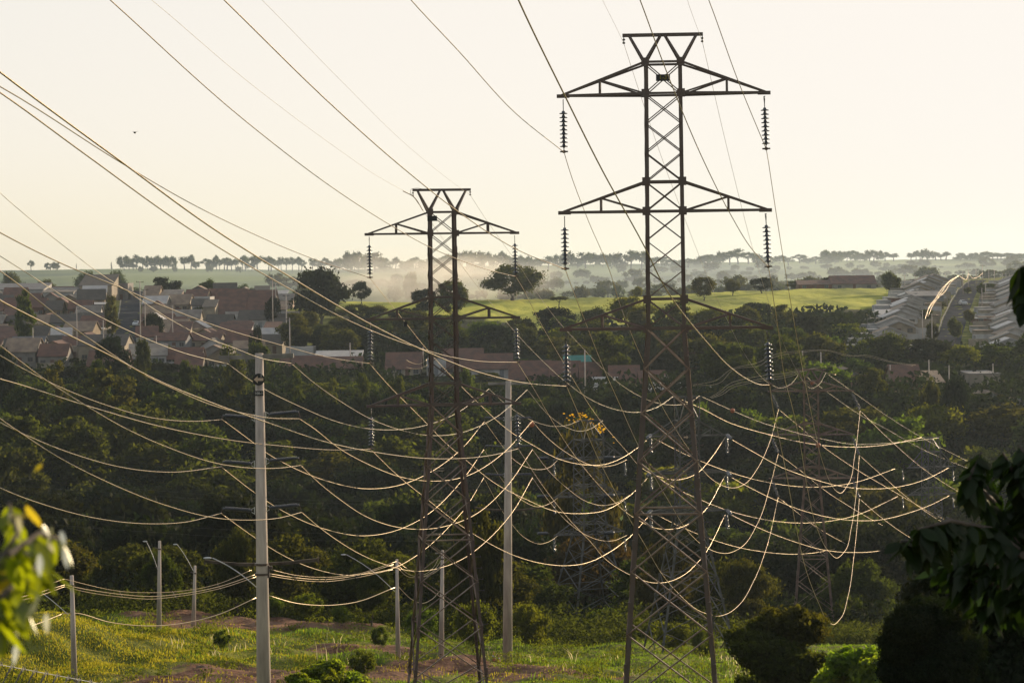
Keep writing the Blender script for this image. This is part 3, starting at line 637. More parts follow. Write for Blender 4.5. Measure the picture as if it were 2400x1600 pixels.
for l, (a, b) in enumerate((([(1825, 959), (1884, 1008), (1919, 1038), (2006, 1099), (2093, 1150), (2180, 1200), (2260, 1238)], [(2016, 962), (2083, 1028), (2164, 1098), (2243, 1150), (2320, 1190)]),
                            ([(1825, 1064), (1883, 1108), (1923, 1141), (1997, 1190), (2100, 1246), (2220, 1290)], [(2015, 1067), (2083, 1128), (2108, 1150), (2190, 1212), (2290, 1262)]),
                            ([(1825, 1166), (1930, 1245), (2030, 1295), (2164, 1340), (2240, 1356)], [(2014, 1168), (2068, 1214), (2123, 1253), (2200, 1296), (2290, 1325)]))):
    wire('conductor running down right from the %s left insulator of the right tower' % LEVN[l], a, 212, 330, .024, group=G3)
    wire('conductor running down right from the %s right insulator of the right tower' % LEVN[l], b, 212, 330, .024, group=G3)
G4 = 'thin ground wires of the towers'
wire('thin wire rising from the left end of the nearest tower top beam', [(1396, -34), (1412, 0), (1440, 56), (1462, 102)], 62, 80, .006, 'thin', G4, 'ground_wire', cat='ground wire')
wire('thin wire rising from the right end of the nearest tower top beam', [(1601, -34), (1611, 0), (1646, 98)], 62, 80, .006, 'thin', G4, 'ground_wire', cat='ground wire')
wire('thin wire falling from the left end of the nearest tower top beam', [(1462, 102), (1500, 220), (1562, 400), (1592, 479), (1638, 598), (1658, 650), (1699, 739), (1760, 852), (1785, 884), (1806, 900), (1828, 909), (1853, 900), (1871, 879)], 80, 212, .011, 'thin', G4, 'ground_wire', cat='ground wire')
wire('thin wire falling from the right end of the nearest tower top beam', [(1646, 98), (1717, 400), (1765, 586), (1816, 750), (1833, 796), (1863, 860), (1884, 895), (1901, 910), (1917, 903), (1936, 874)], 80, 212, .011, 'thin', G4, 'ground_wire', cat='ground wire')
wire('thin pale wire rising left from the middle tower top beam', [(318, -30), (355, 0), (578, 189), (800, 355), (880, 410), (968, 459)], 60, 110, .007, 'thin', G4, 'ground_wire', cat='ground wire')
wire('thin grey wire rising left from the right end of the middle tower top beam', [(580, -34), (614, 0), (800, 190), (960, 346), (1085, 445), (1102, 457)], 60, 110, .006, 'thin', G4, 'ground_wire', cat='ground wire')
wire('thin wire falling from the middle tower top beam left end to the grey tower', [(968, 459), (992, 494), (1039, 561), (1079, 618), (1142, 700), (1250, 824), (1324, 893), (1390, 939), (1454, 962), (1492, 966), (1538, 955), (1579, 928)], 110, 165, .014, 'thin', G4, 'ground_wire', cat='ground wire')
wire('thin wire falling from the middle tower top beam right end to the grey tower', [(1102, 457), (1141, 517), (1186, 580), (1217, 623), (1255, 681), (1306, 750), (1357, 806), (1416, 867), (1454, 900), (1495, 926), (1554, 947), (1582, 949), (1615, 944), (1640, 927)], 110, 165, .012, 'thin', G4, 'ground_wire', cat='ground wire')
wire('thin wire running down right from the right end of the right tower peak', [(1936, 874), (2006, 923), (2083, 977), (2159, 1024), (2271, 1082)], 212, 330, .016, 'thin', G4, 'ground_wire', cat='ground wire')
wire('thin wire running down right from the left end of the right tower peak', [(1886, 880), (1945, 923), (2016, 972), (2083, 1008), (2144, 1043), (2210, 1074), (2269, 1097)], 212, 330, .016, 'thin', G4, 'ground_wire', cat='ground wire')
m = MB(); m.tube(curve_pts([(945, 448), (968, 460), (991, 493)], 108, 112), .022, 6); tag(m.build('vibration_guard', M['steel'], None), 'dark wrapped wire end beside the middle tower top left clamp', 'wire guard')
m = MB(); m.tube(curve_pts([(991, 443), (976, 441), (963, 445), (962, 452), (966, 458)], 110, 110), .008, 5); tag(m.build('jumper_wire', M['steel'], None), 'small curled jumper wire over the middle tower top left corner', 'jumper wire')
G5 = 'conductors of the concrete pole line coming from the left edge'
wire('conductor to the top left insulator of the near concrete pole', [(-30, 815), (0, 833), (102, 889), (251, 950), (357, 979), (459, 987), (521, 983)], 58, 86, group=G5)
wire('conductor to the middle left insulator of the near concrete pole', [(-30, 973), (0, 990), (51, 1015), (179, 1066), (281, 1094), (408, 1106), (520, 1093)], 58, 86, group=G5)
wire('conductor to the bottom left insulator of the near concrete pole', [(-30, 1128), (0, 1143), (115, 1186), (230, 1215), (352, 1227), (434, 1223), (520, 1202)], 58, 86, group=G5)
wire('conductor to the top right insulator of the near concrete pole', [(-30, 615), (0, 635), (153, 754), (293, 850), (332, 875), (400, 908), (485, 945), (541, 962), (570, 968), (630, 979), (702, 981)], 55, 86, group=G5)
wire('conductor to the middle right insulator of the near concrete pole', [(-30, 788), (0, 810), (102, 887), (204, 952), (281, 997), (383, 1044), (520, 1088), (600, 1097), (660, 1096), (705, 1090)], 55, 86, group=G5)
wire('conductor to the bottom right insulator of the near concrete pole', [(-30, 958), (0, 981), (51, 1016), (128, 1066), (255, 1131), (383, 1182), (510, 1214), (600, 1218), (650, 1214), (707, 1200)], 55, 86, group=G5)
wire('thin wire to the left end of the near concrete pole crossarm', [(-30, 582), (0, 600), (51, 632), (153, 697), (230, 740), (319, 783), (434, 828), (536, 853)], 58, 86, .013, 'thin', G5, 'ground_wire', cat='ground wire')
wire('thin wire to the right end of the near concrete pole crossarm', [(-30, 424), (0, 452), (95, 533), (158, 583), (219, 630), (301, 684), (400, 749), (477, 789), (543, 813), (619, 841), (682, 851)], 58, 86, .010, 'thin', G5, 'ground_wire', cat='ground wire')
G6 = 'conductors from the near concrete pole to the farther one'
for lab, pts in (('top right', [(702, 981), (739, 1006), (790, 1047), (866, 1089), (938, 1117), (1019, 1127), (1091, 1116), (1160, 1077), (1183, 1058), (1248, 986)]),
                 ('middle right', [(705, 1090), (731, 1116), (790, 1165), (866, 1214), (938, 1236), (1006, 1239), (1070, 1225), (1109, 1208), (1186, 1141), (1248, 1053)]),
                 ('bottom right', [(707, 1200), (751, 1237), (800, 1272), (846, 1299), (896, 1320), (979, 1338), (1039, 1328), (1101, 1299), (1117, 1287), (1200, 1201), (1248, 1119)]),
                 ('top left', [(521, 983), (600, 1042), (622, 1059), (666, 1085), (764, 1126), (861, 1145), (930, 1138), (994, 1114), (1083, 1050), (1135, 988)]),
                 ('middle left', [(520, 1095), (598, 1155), (625, 1174), (688, 1210), (764, 1240), (848, 1255), (917, 1246), (981, 1219), (1084, 1124), (1134, 1053)]),
                 ('bottom left', [(520, 1204), (598, 1260), (628, 1280), (701, 1319), (757, 1338), (808, 1347), (857, 1344), (924, 1330), (975, 1302), (1055, 1231), (1089, 1192), (1134, 1119)])):
    wire('conductor from the near pole to the %s insulator of the farther concrete pole' % lab, pts, 86, 140, .018, group=G6)
wire('thin wire between the right crossarm ends of the two concrete poles', [(682, 851), (740, 900), (815, 951), (866, 980), (938, 1007), (1006, 1020), (1070, 1016), (1160, 979), (1236, 913)], 86, 140, .014, 'thin', G6, 'ground_wire', cat='ground wire')
wire('thin wire between the left crossarm ends of the two concrete poles', [(536, 854), (586, 890), (619, 911), (689, 946), (800, 991), (861, 1004), (917, 1007), (999, 996), (1070, 968), (1146, 911)], 86, 140, .014, 'thin', G6, 'ground_wire', cat='ground wire')
G7 = 'conductors from the farther concrete pole to the pale grey tower'
for lab, pts in (('top right', [(1248, 986), (1258, 999), (1301, 1041), (1347, 1072), (1381, 1088), (1416, 1093), (1444, 1088), (1469, 1077)]),
                 ('middle right', [(1248, 1053), (1287, 1104), (1330, 1144), (1373, 1174), (1416, 1184), (1444, 1178), (1476, 1160)]),
                 ('bottom right', [(1248, 1119), (1287, 1174), (1344, 1234), (1373, 1253), (1416, 1267), (1439, 1266), (1469, 1254)]),
                 ('top left', [(1136, 988), (1183, 1052), (1199, 1072), (1229, 1092), (1261, 1100), (1287, 1095), (1307, 1078)]),
                 ('middle left', [(1134, 1053), (1183, 1132), (1206, 1157), (1229, 1175), (1261, 1187), (1287, 1180), (1309, 1165)]),
                 ('bottom left', [(1134, 1119), (1177, 1197), (1202, 1231), (1229, 1259), (1266, 1274), (1295, 1264), (1309, 1253)])):
    wire('conductor from the %s insulator of the farther concrete pole to the pale grey tower' % lab, pts, 140, 210, .021, group=G7)
wire('thin wire from the farther pole crossarm right end to the pale grey tower', [(1236, 913), (1291, 977), (1327, 1001), (1360, 1010), (1385, 1004), (1413, 985)], 140, 210, .016, 'thin', G7, 'ground_wire', cat='ground wire')
wire('thin wire from the farther pole crossarm left end to the pale grey tower', [(1146, 911), (1182, 944), (1199, 957), (1249, 986), (1301, 999), (1330, 996), (1358, 985)], 140, 210, .016, 'thin', G7, 'ground_wire', cat='ground wire')
G8 = 'conductors from the middle tower to the grey tower behind the nearest one'
for lab, pts in (('top left', [(868, 653), (948, 753), (999, 817), (1080, 904), (1126, 949), (1197, 1012), (1249, 1043), (1309, 1075), (1373, 1089), (1416, 1088), (1459, 1072), (1486, 1055), (1520, 1028)]),
                 ('top right', [(1210, 650), (1217, 661), (1263, 750), (1319, 847), (1360, 916), (1403, 980), (1472, 1061), (1500, 1093), (1543, 1116), (1587, 1124), (1633, 1109), (1663, 1078), (1700, 1024)]),
                 ('middle left', [(868, 854), (912, 904), (963, 955), (999, 991), (1045, 1038), (1096, 1081), (1160, 1132), (1229, 1168), (1312, 1200), (1358, 1203), (1416, 1196), (1476, 1161), (1522, 1115)]),
                 ('middle right', [(1214, 851), (1259, 924), (1283, 967), (1352, 1074), (1416, 1150), (1474, 1205), (1500, 1221), (1533, 1236), (1561, 1240), (1594, 1236), (1643, 1205), (1700, 1114)]),
                 ('bottom left', [(870, 1054), (930, 1112), (999, 1168), (1096, 1242), (1160, 1280), (1200, 1299), (1272, 1320), (1324, 1325), (1373, 1319), (1424, 1296), (1469, 1264), (1524, 1205)]),
                 ('bottom right', [(1216, 1053), (1272, 1138), (1338, 1221), (1390, 1276), (1411, 1302), (1462, 1339), (1480, 1348), (1531, 1365), (1560, 1364), (1594, 1352), (1646, 1305), (1700, 1205)])):
    wire('conductor from the middle tower %s insulator to the grey tower behind the nearest' % lab, pts, 110, 163, .0185, group=G8)
G9 = 'conductors from the grey tower to the farthest tower on the right'
for lab, pts in (('top right', [(1712, 1028), (1777, 1065), (1828, 1093), (1891, 1117), (1970, 1139), (2032, 1145), (2108, 1140), (2172, 1122), (2223, 1096)]),
                 ('top left', [(1533, 1027), (1597, 1060), (1630, 1075), (1704, 1104), (1781, 1126), (1844, 1137), (1895, 1141), (1946, 1139), (2000, 1131), (2098, 1098)]),
                 ('middle left', [(1535, 1115), (1584, 1144), (1633, 1167), (1707, 1196), (1781, 1215), (1870, 1225), (1934, 1222), (2000, 1209), (2104, 1163)]),
                 ('middle right', [(1712, 1117), (1755, 1141), (1824, 1174), (1878, 1195), (1934, 1210), (2000, 1219), (2060, 1218), (2125, 1203), (2183, 1182), (2225, 1161)]),
                 ('bottom left', [(1537, 1205), (1579, 1226), (1643, 1254), (1730, 1282), (1793, 1293), (1857, 1298), (1908, 1295), (1959, 1285), (2030, 1264), (2102, 1228)]),
                 ('bottom right', [(1712, 1205), (1755, 1226), (1862, 1269), (1934, 1289), (2000, 1294), (2037, 1293), (2098, 1283), (2200, 1250)])):
    wire('conductor from the %s arm of the grey tower to the farthest tower' % lab, pts, 163, 300, .025, group=G9)
wire('thick bright cable from the grey tower peak to the farthest tower peak', [(1579, 928), (1617, 945), (1638, 954), (1709, 990), (1802, 1018), (1879, 1036), (1955, 1046), (2019, 1047), (2083, 1041), (2160, 1025)], 165, 300, .026, group=G9)
wire('thin cable with orange marker balls from the grey tower peak to the right', [(1640, 927), (1717, 962), (1777, 987), (1853, 1010), (1922, 1027), (1993, 1040), (2083, 1038), (2200, 1026)], 165, 300, .016, 'thin', G9, 'ground_wire', cat='ground wire')
for x, y, D, r, lab in ((1246, 994, 141, .17, 'rusty orange marker ball beside the farther concrete pole'), (1717, 962, 175, .17, 'rusty orange marker ball right of the nearest tower leg'),
                     (1904, 897, 215, .2, 'dark orange marker ball at the top of the right tower'), (1918, 1043, 200, .2, 'dark orange marker ball where cables cross the right tower')):
    t = empty('marker_ball', P(x, y, D), 0, lab, 'marker ball', 'aerial marker balls on the cables')
    m = MB(); m.ball((0, 0, 0), r, (1, 1, 1), 9); m.build('shell', M['orange'], t, True); m = MB(); m.tube([(-r - .1, 0, 0), (r + .1, 0, 0)], .03, 6); m.tube([(0, 0, -.01), (0, 0, .01)], r + .012, 18); m.build('band', M['steel'], t)
G10 = 'street cables strung between the thin poles'
for k, (lab, a, b, c, r) in enumerate((('top bare', [(-20, 1420), (25, 1400), (80, 1380), (151, 1356)], [(151, 1356), (171, 1361), (283, 1385), (357, 1388), (408, 1386), (513, 1367), (589, 1335)], [(635, 1334), (692, 1347), (763, 1352), (835, 1345), (929, 1315)], .011),
                                    ('middle bright', [(-20, 1420), (29, 1404), (90, 1388), (151, 1370)], [(151, 1370), (200, 1380), (283, 1392), (357, 1397), (408, 1393), (513, 1374), (600, 1345)], [(628, 1343), (692, 1353), (763, 1357), (835, 1348), (922, 1322)], .017),
                                    ('lowest', [(-20, 1426), (32, 1410), (90, 1396), (151, 1374)], [(151, 1374), (200, 1386), (283, 1398), (357, 1403), (408, 1398), (513, 1379), (600, 1351)], [(628, 1348), (692, 1358), (763, 1362), (835, 1353), (920, 1334)], .014))):
    wire('%s street cable of the bundle left of the leftmost thin pole' % lab, a, 112, 117.5, r, group=G10, name='street_cable', cat='street cable')
    wire('%s street cable between the leftmost thin pole and the near concrete pole' % lab, b, 117.5, 128, r, group=G10, name='street_cable', cat='street cable')
    wire('%s street cable of the bundle right of the near concrete pole' % lab, c, 128, 137.5, r, group=G10, name='street_cable', cat='street cable')
wire('thick low telephone cable left of the leftmost thin pole', [(-20, 1495), (0, 1490), (80, 1464), (148, 1437)], 112, 117.5, .022, group=G10, name='street_cable', cat='street cable')
wire('thick low telephone cable sagging between the leftmost thin pole and the near concrete pole', [(148, 1437), (175, 1436), (255, 1457), (357, 1466), (434, 1459), (510, 1440), (600, 1400)], 117.5, 128, .022, group=G10, name='street_cable', cat='street cable')
wire('thick low telephone cable sagging right of the near concrete pole', [(630, 1395), (690, 1412), (757, 1418), (835, 1410), (925, 1376)], 128, 137.5, .022, group=G10, name='street_cable', cat='street cable')
wire('low telephone cable between the two thin poles at the middle tower', [(934, 1375), (969, 1406), (991, 1413), (1010, 1405), (1033, 1382)], 138, 141, .018, group=G10, name='street_cable', cat='street cable')
for k, (pts, lab) in enumerate((([(931, 1315), (965, 1338), (995, 1345), (1015, 1330), (1032, 1298)], 'upper'), ([(931, 1322), (960, 1346), (990, 1350), (1015, 1338), (1034, 1312)], 'middle'), ([(932, 1330), (955, 1350), (985, 1352), (1010, 1346), (1034, 1330)], 'lower'))):
    wire('%s slack cable between the two thin poles at the middle tower' % lab, pts, 138, 141, .013, group=G10, name='street_cable', cat='street cable')
for k, (x, y, D) in enumerate(((29, 1405, 113), (283, 1391, 121), (408, 1392, 124.5), (513, 1372, 126.5), (692, 1352, 130), (763, 1356, 132), (835, 1348, 134.5))):
    m = MB(); c = P(x, y, D); m.beam(c + Vector((-.1, 0, .16)), c + Vector((.1, 0, -.2)), .03); m.beam(c + Vector((.1, 0, .14)), c + Vector((-.08, 0, -.2)), .03); m.beam(c + Vector((-.1, 0, 0)), c + Vector((.1, 0, 0)), .025)
    tag(m.build('cable_spacer', M['sign'], None), 'small dark spacer on the street cables, ' + ('far left beside the leaves', 'first right of the leftmost thin pole', 'just right of the slope pole', 'closest left of the near concrete pole', 'closest right of the near concrete pole', 'at the lowest sag right of the near pole', 'nearest the thin pole by the middle tower')[k], 'cable spacer', 'spacers on the street cables')
G11 = 'faint wires crossing the shaded wood'
for k, (y0, y1) in enumerate(((1040, 1092), (1060, 1098), (1113, 1168), (1132, 1175), (1198, 1245), (1216, 1262))):
    wire('faint dark wire crossing the shaded wood, %s' % ('uppermost of six', 'second from the top of six', 'third from the top of six', 'third from the bottom of six', 'second from the bottom of six', 'lowest of six')[k], [(-30, y0), (300, (y0 * .55 + y1 * .45) + 6), (700, y1 + 3), (1040, y1 + 5)], 190, 215, .011, 'galv', G11, 'faint_wire')
G12 = 'far wires of the houses on the right'
for k, (pts, lab) in enumerate((([(1624, 902), (1680, 890), (1712, 866), (1780, 848), (1806, 834), (1880, 822), (1936, 820), (2000, 833), (2030, 832), (2090, 847), (2146, 855)], 'uppermost wire running along the wooded slope on the right'),
                                ([(1624, 904), (1690, 895), (1716, 868), (1784, 855), (1808, 840), (1882, 825), (1940, 822), (1985, 834), (2028, 835), (2085, 848), (2140, 857)], 'second wire running along the wooded slope on the right'),
                                ([(1664, 931), (1690, 915), (1705, 902), (1760, 885), (1850, 873), (1925, 860), (1958, 858)], 'upper bright street wire right of the nearest tower'),
                                ([(1666, 932), (1694, 918), (1706, 908), (1762, 892), (1852, 877), (1900, 864), (1935, 866)], 'middle bright street wire right of the nearest tower'),
                                ([(1668, 933), (1700, 920), (1706, 915), (1765, 896), (1855, 881), (1890, 868), (1960, 878)], 'lower bright street wire right of the nearest tower'))):
    wire(lab, pts, 420, 430, .045, 'wire', G12, 'far_wire')
# torn kite caught on a wire, and a bird
m = MB(); c = P(1457, 1213, 118); m.add([c + Vector(v) for v in ((-.10, 0, -.02), (.07, .02, .13), (.06, .03, -.04), (-.02, .01, -.14), (-.10, .02, -.02), (.07, .03, .13), (.06, .05, -.04), (-.02, .03, -.14))], [(0, 1, 2, 3), (7, 6, 5, 4), (0, 4, 5, 1), (1, 5, 6, 2), (2, 6, 7, 3), (3, 7, 4, 0)])
m.beam(c + Vector((.07, 0, .13)), c + Vector((-.02, 0, -.14)), .012); tag(m.build('kite', M['kite'], None), 'torn pale green kite caught in the wires left of the nearest tower', 'kite')
m = MB(); c = P(316, 311, 160); m.ball(c, .09, (1, 2, .7), 6); m.add([c + Vector(v) for v in ((0, -.06, .03), (0, .08, .03), (.26, .03, .1), (-.26, .03, .1), (0, .02, .06))], [(0, 2, 4), (4, 2, 1), (0, 4, 3), (4, 1, 3)])
tag(m.build('bird', M['sign'], None), 'tiny dark bird in the pale sky above the left wires', 'bird')

# ------------------------------------------------------------------ trees
def crown_mesh(name, kind, seed, nleaf, size, mat_, core=True, aspect=.62):
    """leaf-sized faces on the shells of many clumps; unit crown of radius 1, sitting on z=0"""
    g = np.random.default_rng(seed); cl = []
    if kind == 'round': nb, sp = 30, ((1, 1, .74), .33)
    elif kind == 'tall': nb, sp = 30, ((.78, .78, 1.15), .28)
    elif kind == 'flat': nb, sp = 22, ((1.15, 1.15, .26), .30)
    elif kind == 'pine': nb, sp = 11, ((.8, .8, .62), .38)
    elif kind == 'bush': nb, sp = 26, ((1.1, 1.0, .6), .33)
    elif kind == 'dome': nb, sp = 40, ((1.2, 1.2, .72), .34)
    elif kind == 'cone': nb, sp = 12, ((.5, .5, 1.3), .3)
    (ax, ay, az), br = sp
    for i in range(nb):
        d = g.normal(size=3); d /= np.linalg.norm(d); rr = g.uniform(.45, 1.0) ** .6
        c = d * rr * np.array([ax, ay, az]) * .72
        if kind == 'flat': c[2] = abs(c[2]) * g.uniform(.2, 1)
        if kind == 'cone': c[2] = (i / nb * 2 - 1) * az * .9; k = (1 - (i / nb)) * .8 + .1; c[0] *= k; c[1] *= k
        cl.append((c, br * g.uniform(.62, 1.15) * (1 if kind != 'cone' else (1.2 - i / nb * .8))))
    zmin = min(c[2] - r * .8 for c, r in cl)
    V = []; nper = nleaf // nb
    for c, r in cl:
        d = g.normal(size=(nper, 3)); d /= np.linalg.norm(d, axis=1)[:, None]
        flat = np.array([1, 1, aspect])
        # ragged shell, with a few sprays sticking out
        rad = r * (g.uniform(.62, 1.02, nper) + (g.random(nper) < (.26 if kind == 'bush' else .15)) * g.uniform(0, .6 if kind == 'bush' else .4, nper))
        p = c + d * rad[:, None] * flat
        nrm = d + g.normal(size=(nper, 3)) * .75; nrm /= np.linalg.norm(nrm, axis=1)[:, None]
        a = np.cross(nrm, g.normal(size=(nper, 3))); a /= np.linalg.norm(a, axis=1)[:, None] + 1e-9; b = np.cross(nrm, a)
        s = size * g.uniform(.55, 1.35, nper)[:, None]
        q = np.stack([p - a * s, p - b * s * .5, p + a * s, p + b * s * .5], 1)
        V.append(q)
    V = np.concatenate(V).reshape(-1, 3); V[:, 2] -= zmin
    nf = len(V) // 4; co = V; faces = np.arange(nf * 4).reshape(-1, 4)
    me = bpy.data.meshes.new(name)
    extra = MB()
    if core:
        random.seed(seed)
        for c, r in cl: extra.ball((c[0], c[1], c[2] - zmin), r * .52, (1, 1, aspect), 4, .15)
    ev = np.array(extra.v).reshape(-1, 3) if extra.v else np.zeros((0, 3))
    ef = np.array(extra.f, int).reshape(-1, 4) + len(co) if extra.f else np.zeros((0, 4), int)
    co = np.concatenate([co, ev]); faces = np.concatenate([faces, ef])
    me.vertices.add(len(co)); me.vertices.foreach_set('co', co.astype(np.float32).ravel())
    me.loops.add(faces.size); me.loops.foreach_set('vertex_index', faces.ravel().astype(np.int32))
    me.polygons.add(len(faces)); me.polygons.foreach_set('loop_start', (np.arange(len(faces)) * 4).astype(np.int32))
    me.update(); me.validate(); me.materials.append(mat_)
    me['h'] = float(max(c[2] + r * .8 for c, r in cl) - zmin)
    return me
def trunk_mesh(name, h, r, lean=0.1, limbs=5, seed=0, spread=.5):
    random.seed(seed); m = MB(); pts = [Vector((0, 0, -.4)), Vector((lean * .3, 0, h * .45)), Vector((lean, lean * .4, h))]
    m.tube(pts, [r * 1.35, r, r * .7], 7)
    for i in range(limbs):
        a = i * 2.4 + random.random(); b = pts[2] if i % 2 else pts[1].lerp(pts[2], .6)
        e = b + Vector((math.cos(a) * spread * h, math.sin(a) * spread * h, h * random.uniform(.3, .6)))
        m.tube([b, b.lerp(e, .5) + Vector((0, 0, .06 * h)), e], [r * .55, r * .35, r * .14], 5)
    return m.mesh(name, M['bark'])
KIND = {}
def kind(key, shape, n, size, m, trunk_h, trunk_r, asp=.62, count=2, spread=.5):
    """unit models: crown radius 1, trunk height as a fraction of the radius"""
    KIND[key] = [(crown_mesh('crown', shape, hash(key) % 999 + 31 * i if False else sum(map(ord, key)) + 31 * i, n, size, M[m], True, asp), trunk_mesh('trunk', trunk_h, trunk_r, .08, 5, i + len(key), spread), trunk_h) for i in range(count)]
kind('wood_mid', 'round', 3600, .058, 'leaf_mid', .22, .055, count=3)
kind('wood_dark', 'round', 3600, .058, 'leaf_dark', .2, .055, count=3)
kind('wood_olive', 'tall', 3600, .055, 'leaf_olive', .22, .05, count=3)
kind('wood_bright', 'bush', 3200, .058, 'leaf_bright', .2, .045, count=2)
kind('wood_brown', 'round', 3000, .055, 'leaf_brown', .25, .05, count=1)
kind('front', 'round', 8500, .038, 'leaf_mid', .2, .05, count=3)
kind('front_olive', 'tall', 8000, .036, 'leaf_olive', .2, .045, count=2)
kind('front_brown', 'round', 7500, .036, 'leaf_brown', .2, .045, count=1)
kind('shrub', 'bush', 4200, .042, 'leaf_bright', .05, .04, count=3)
kind('dome', 'dome', 5200, .045, 'leaf_mid', .15, .06, .8, 1)
kind('umbrella', 'flat', 1800, .060, 'leaf_mid', .75, .05, .5, 2, .75)
kind('pine', 'pine', 800, .085, 'leaf_mid', 1.0, .07, .9, 3, .3)
kind('ridge', 'round', 900, .085, 'leaf_mid', .15, .06, .7, 3)
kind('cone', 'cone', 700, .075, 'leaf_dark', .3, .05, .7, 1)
kind('near_bush', 'bush', 4200, .085, 'leaf_lime', .05, .03, .8, count=1)
def tree(key, x, y, rad, label, group=None, zs=1.0, z=None, var=None, name='tree', cat='tree'):
    cm, tm, th = KIND[key][(var if var is not None else random.randrange(99)) % len(KIND[key])]
    g = gz(x, y) if z is None else z
    t = empty(name, (x, y, g), random.uniform(0, 6.28), label, cat, group); t.scale = (rad, rad, rad * zs)
    inst('trunk', tm, t); inst('crown', cm, t, (0, 0, th * .92))
    return t
def tree_at(key, px, base_D, rad_px, label, group=None, top=None, **k):
    """tree whose crown is about rad_px photo pixels wide each side; top: photo row of its top"""
    p = on_ground(px, base_D); rad = rad_px / F * base_D; zs = 1.0
    i = random.randrange(99); cm, tm, th = KIND[key][i % len(KIND[key])]
    if top is not None:
        h = P(px, top, base_D).z - p.z; zs = max(.35, h / (rad * (cm['h'] + th * .92)))
    return tree(key, p.x, p.y, rad, label, group, zs, p.z, i, **k)

# wood of the valley: uneven rows from the near edge up the far slope
def zone_label(px, D, key):
    tone = {'wood_mid': 'mid green', 'wood_dark': 'dark green', 'wood_olive': 'tall olive', 'wood_bright': 'bright green', 'wood_brown': 'brownish', 'front': 'leafy', 'front_olive': 'feathery', 'front_brown': 'brown tinged'}[key]
    dep = 'at the near wood edge' if D < 215 else 'in the shaded valley' if D < 300 else 'deep in the valley' if D < 380 else 'just below the houses' if D < 470 else 'on the upper slope'
    if px < 150: pos = 'left edge'
    elif px < 560: pos = 'left of the near concrete pole'
    elif px < 880: pos = 'right of the near concrete pole'
    elif px < 1110: pos = 'behind the middle tower'
    elif px < 1290: pos = 'at the farther concrete pole'
    elif px < 1470: pos = 'behind the pale grey tower'
    elif px < 1660: pos = 'behind the nearest tower'
    elif px < 1830: pos = 'right of the nearest tower'
    elif px < 2000: pos = 'at the brown right tower'
    elif px < 2200: pos = 'left of the farthest tower'
    else: pos = 'right edge'
    return '%s tree %s, %s' % (tone, dep, pos), 'trees %s %s' % (dep, pos)
random.seed(11); wood = []
def put(px, D, keys, rad, zs, minpx=None):
    key = random.choice(keys); p = on_ground(px, D); lab, grp = zone_label(px, D, key)
    tree(key, p.x, p.y, rad, lab, lab, zs, p.z); wood.append(key)
D = 190.0
while D < 445:
    fr = D < 215; step = 7.6 + (D - 180) * .016
    W = 2500 / F * D; x = -90 - random.random() * 60
    while x < 2500:
        px = x + random.uniform(-25, 25); dd = D + random.uniform(-6, 6)
        sp = step * F / D
        # the open strip under the right hand lines and the houses' rows stay clear
        clear = (dd > 425 and 1260 < px < 2500) or (dd < 225 and 1240 < px < 1480) or (dd < 200 and px > 1500) or (dd < 240 and px > 1780)
        if not clear:
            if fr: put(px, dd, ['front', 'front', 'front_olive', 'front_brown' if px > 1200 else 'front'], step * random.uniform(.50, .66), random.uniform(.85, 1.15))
            elif D < 300: put(px, dd, ['wood_dark', 'wood_dark', 'wood_dark', 'wood_brown' if px > 1250 else 'wood_dark'], step * random.uniform(.62, .82), random.uniform(.95, 1.35))  # shade of the valley put into the darker foliage
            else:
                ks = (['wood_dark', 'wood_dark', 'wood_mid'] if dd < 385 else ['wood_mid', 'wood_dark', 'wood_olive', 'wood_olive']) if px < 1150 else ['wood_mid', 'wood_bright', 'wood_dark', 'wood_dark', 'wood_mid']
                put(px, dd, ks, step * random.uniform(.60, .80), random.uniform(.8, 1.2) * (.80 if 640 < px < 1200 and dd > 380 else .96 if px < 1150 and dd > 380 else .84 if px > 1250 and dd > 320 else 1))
        x += sp * random.uniform(.85, 1.2)
    D += 17 + (D - 180) * .035
n1 = len(wood)
# upper slope on the right, above the lower houses
for D, x0, x1 in ((470, 900, 2480), (498, 930, 2480), (528, 700, 2480), (560, 690, 2480), (592, 680, 2120), (622, 690, 1900), (648, 700, 1500)):
    x = x0
    while x < x1:
        if not (D > 540 and 2080 < x < 2480): put(x + random.uniform(-12, 12), D + random.uniform(-9, 9), ['wood_mid', 'wood_bright', 'wood_olive', 'wood_dark', 'wood_mid'], random.uniform(4.6, 7.2), random.uniform(.6, .95))
        x += random.uniform(72, 112)
print('wood trees', len(wood), n1)

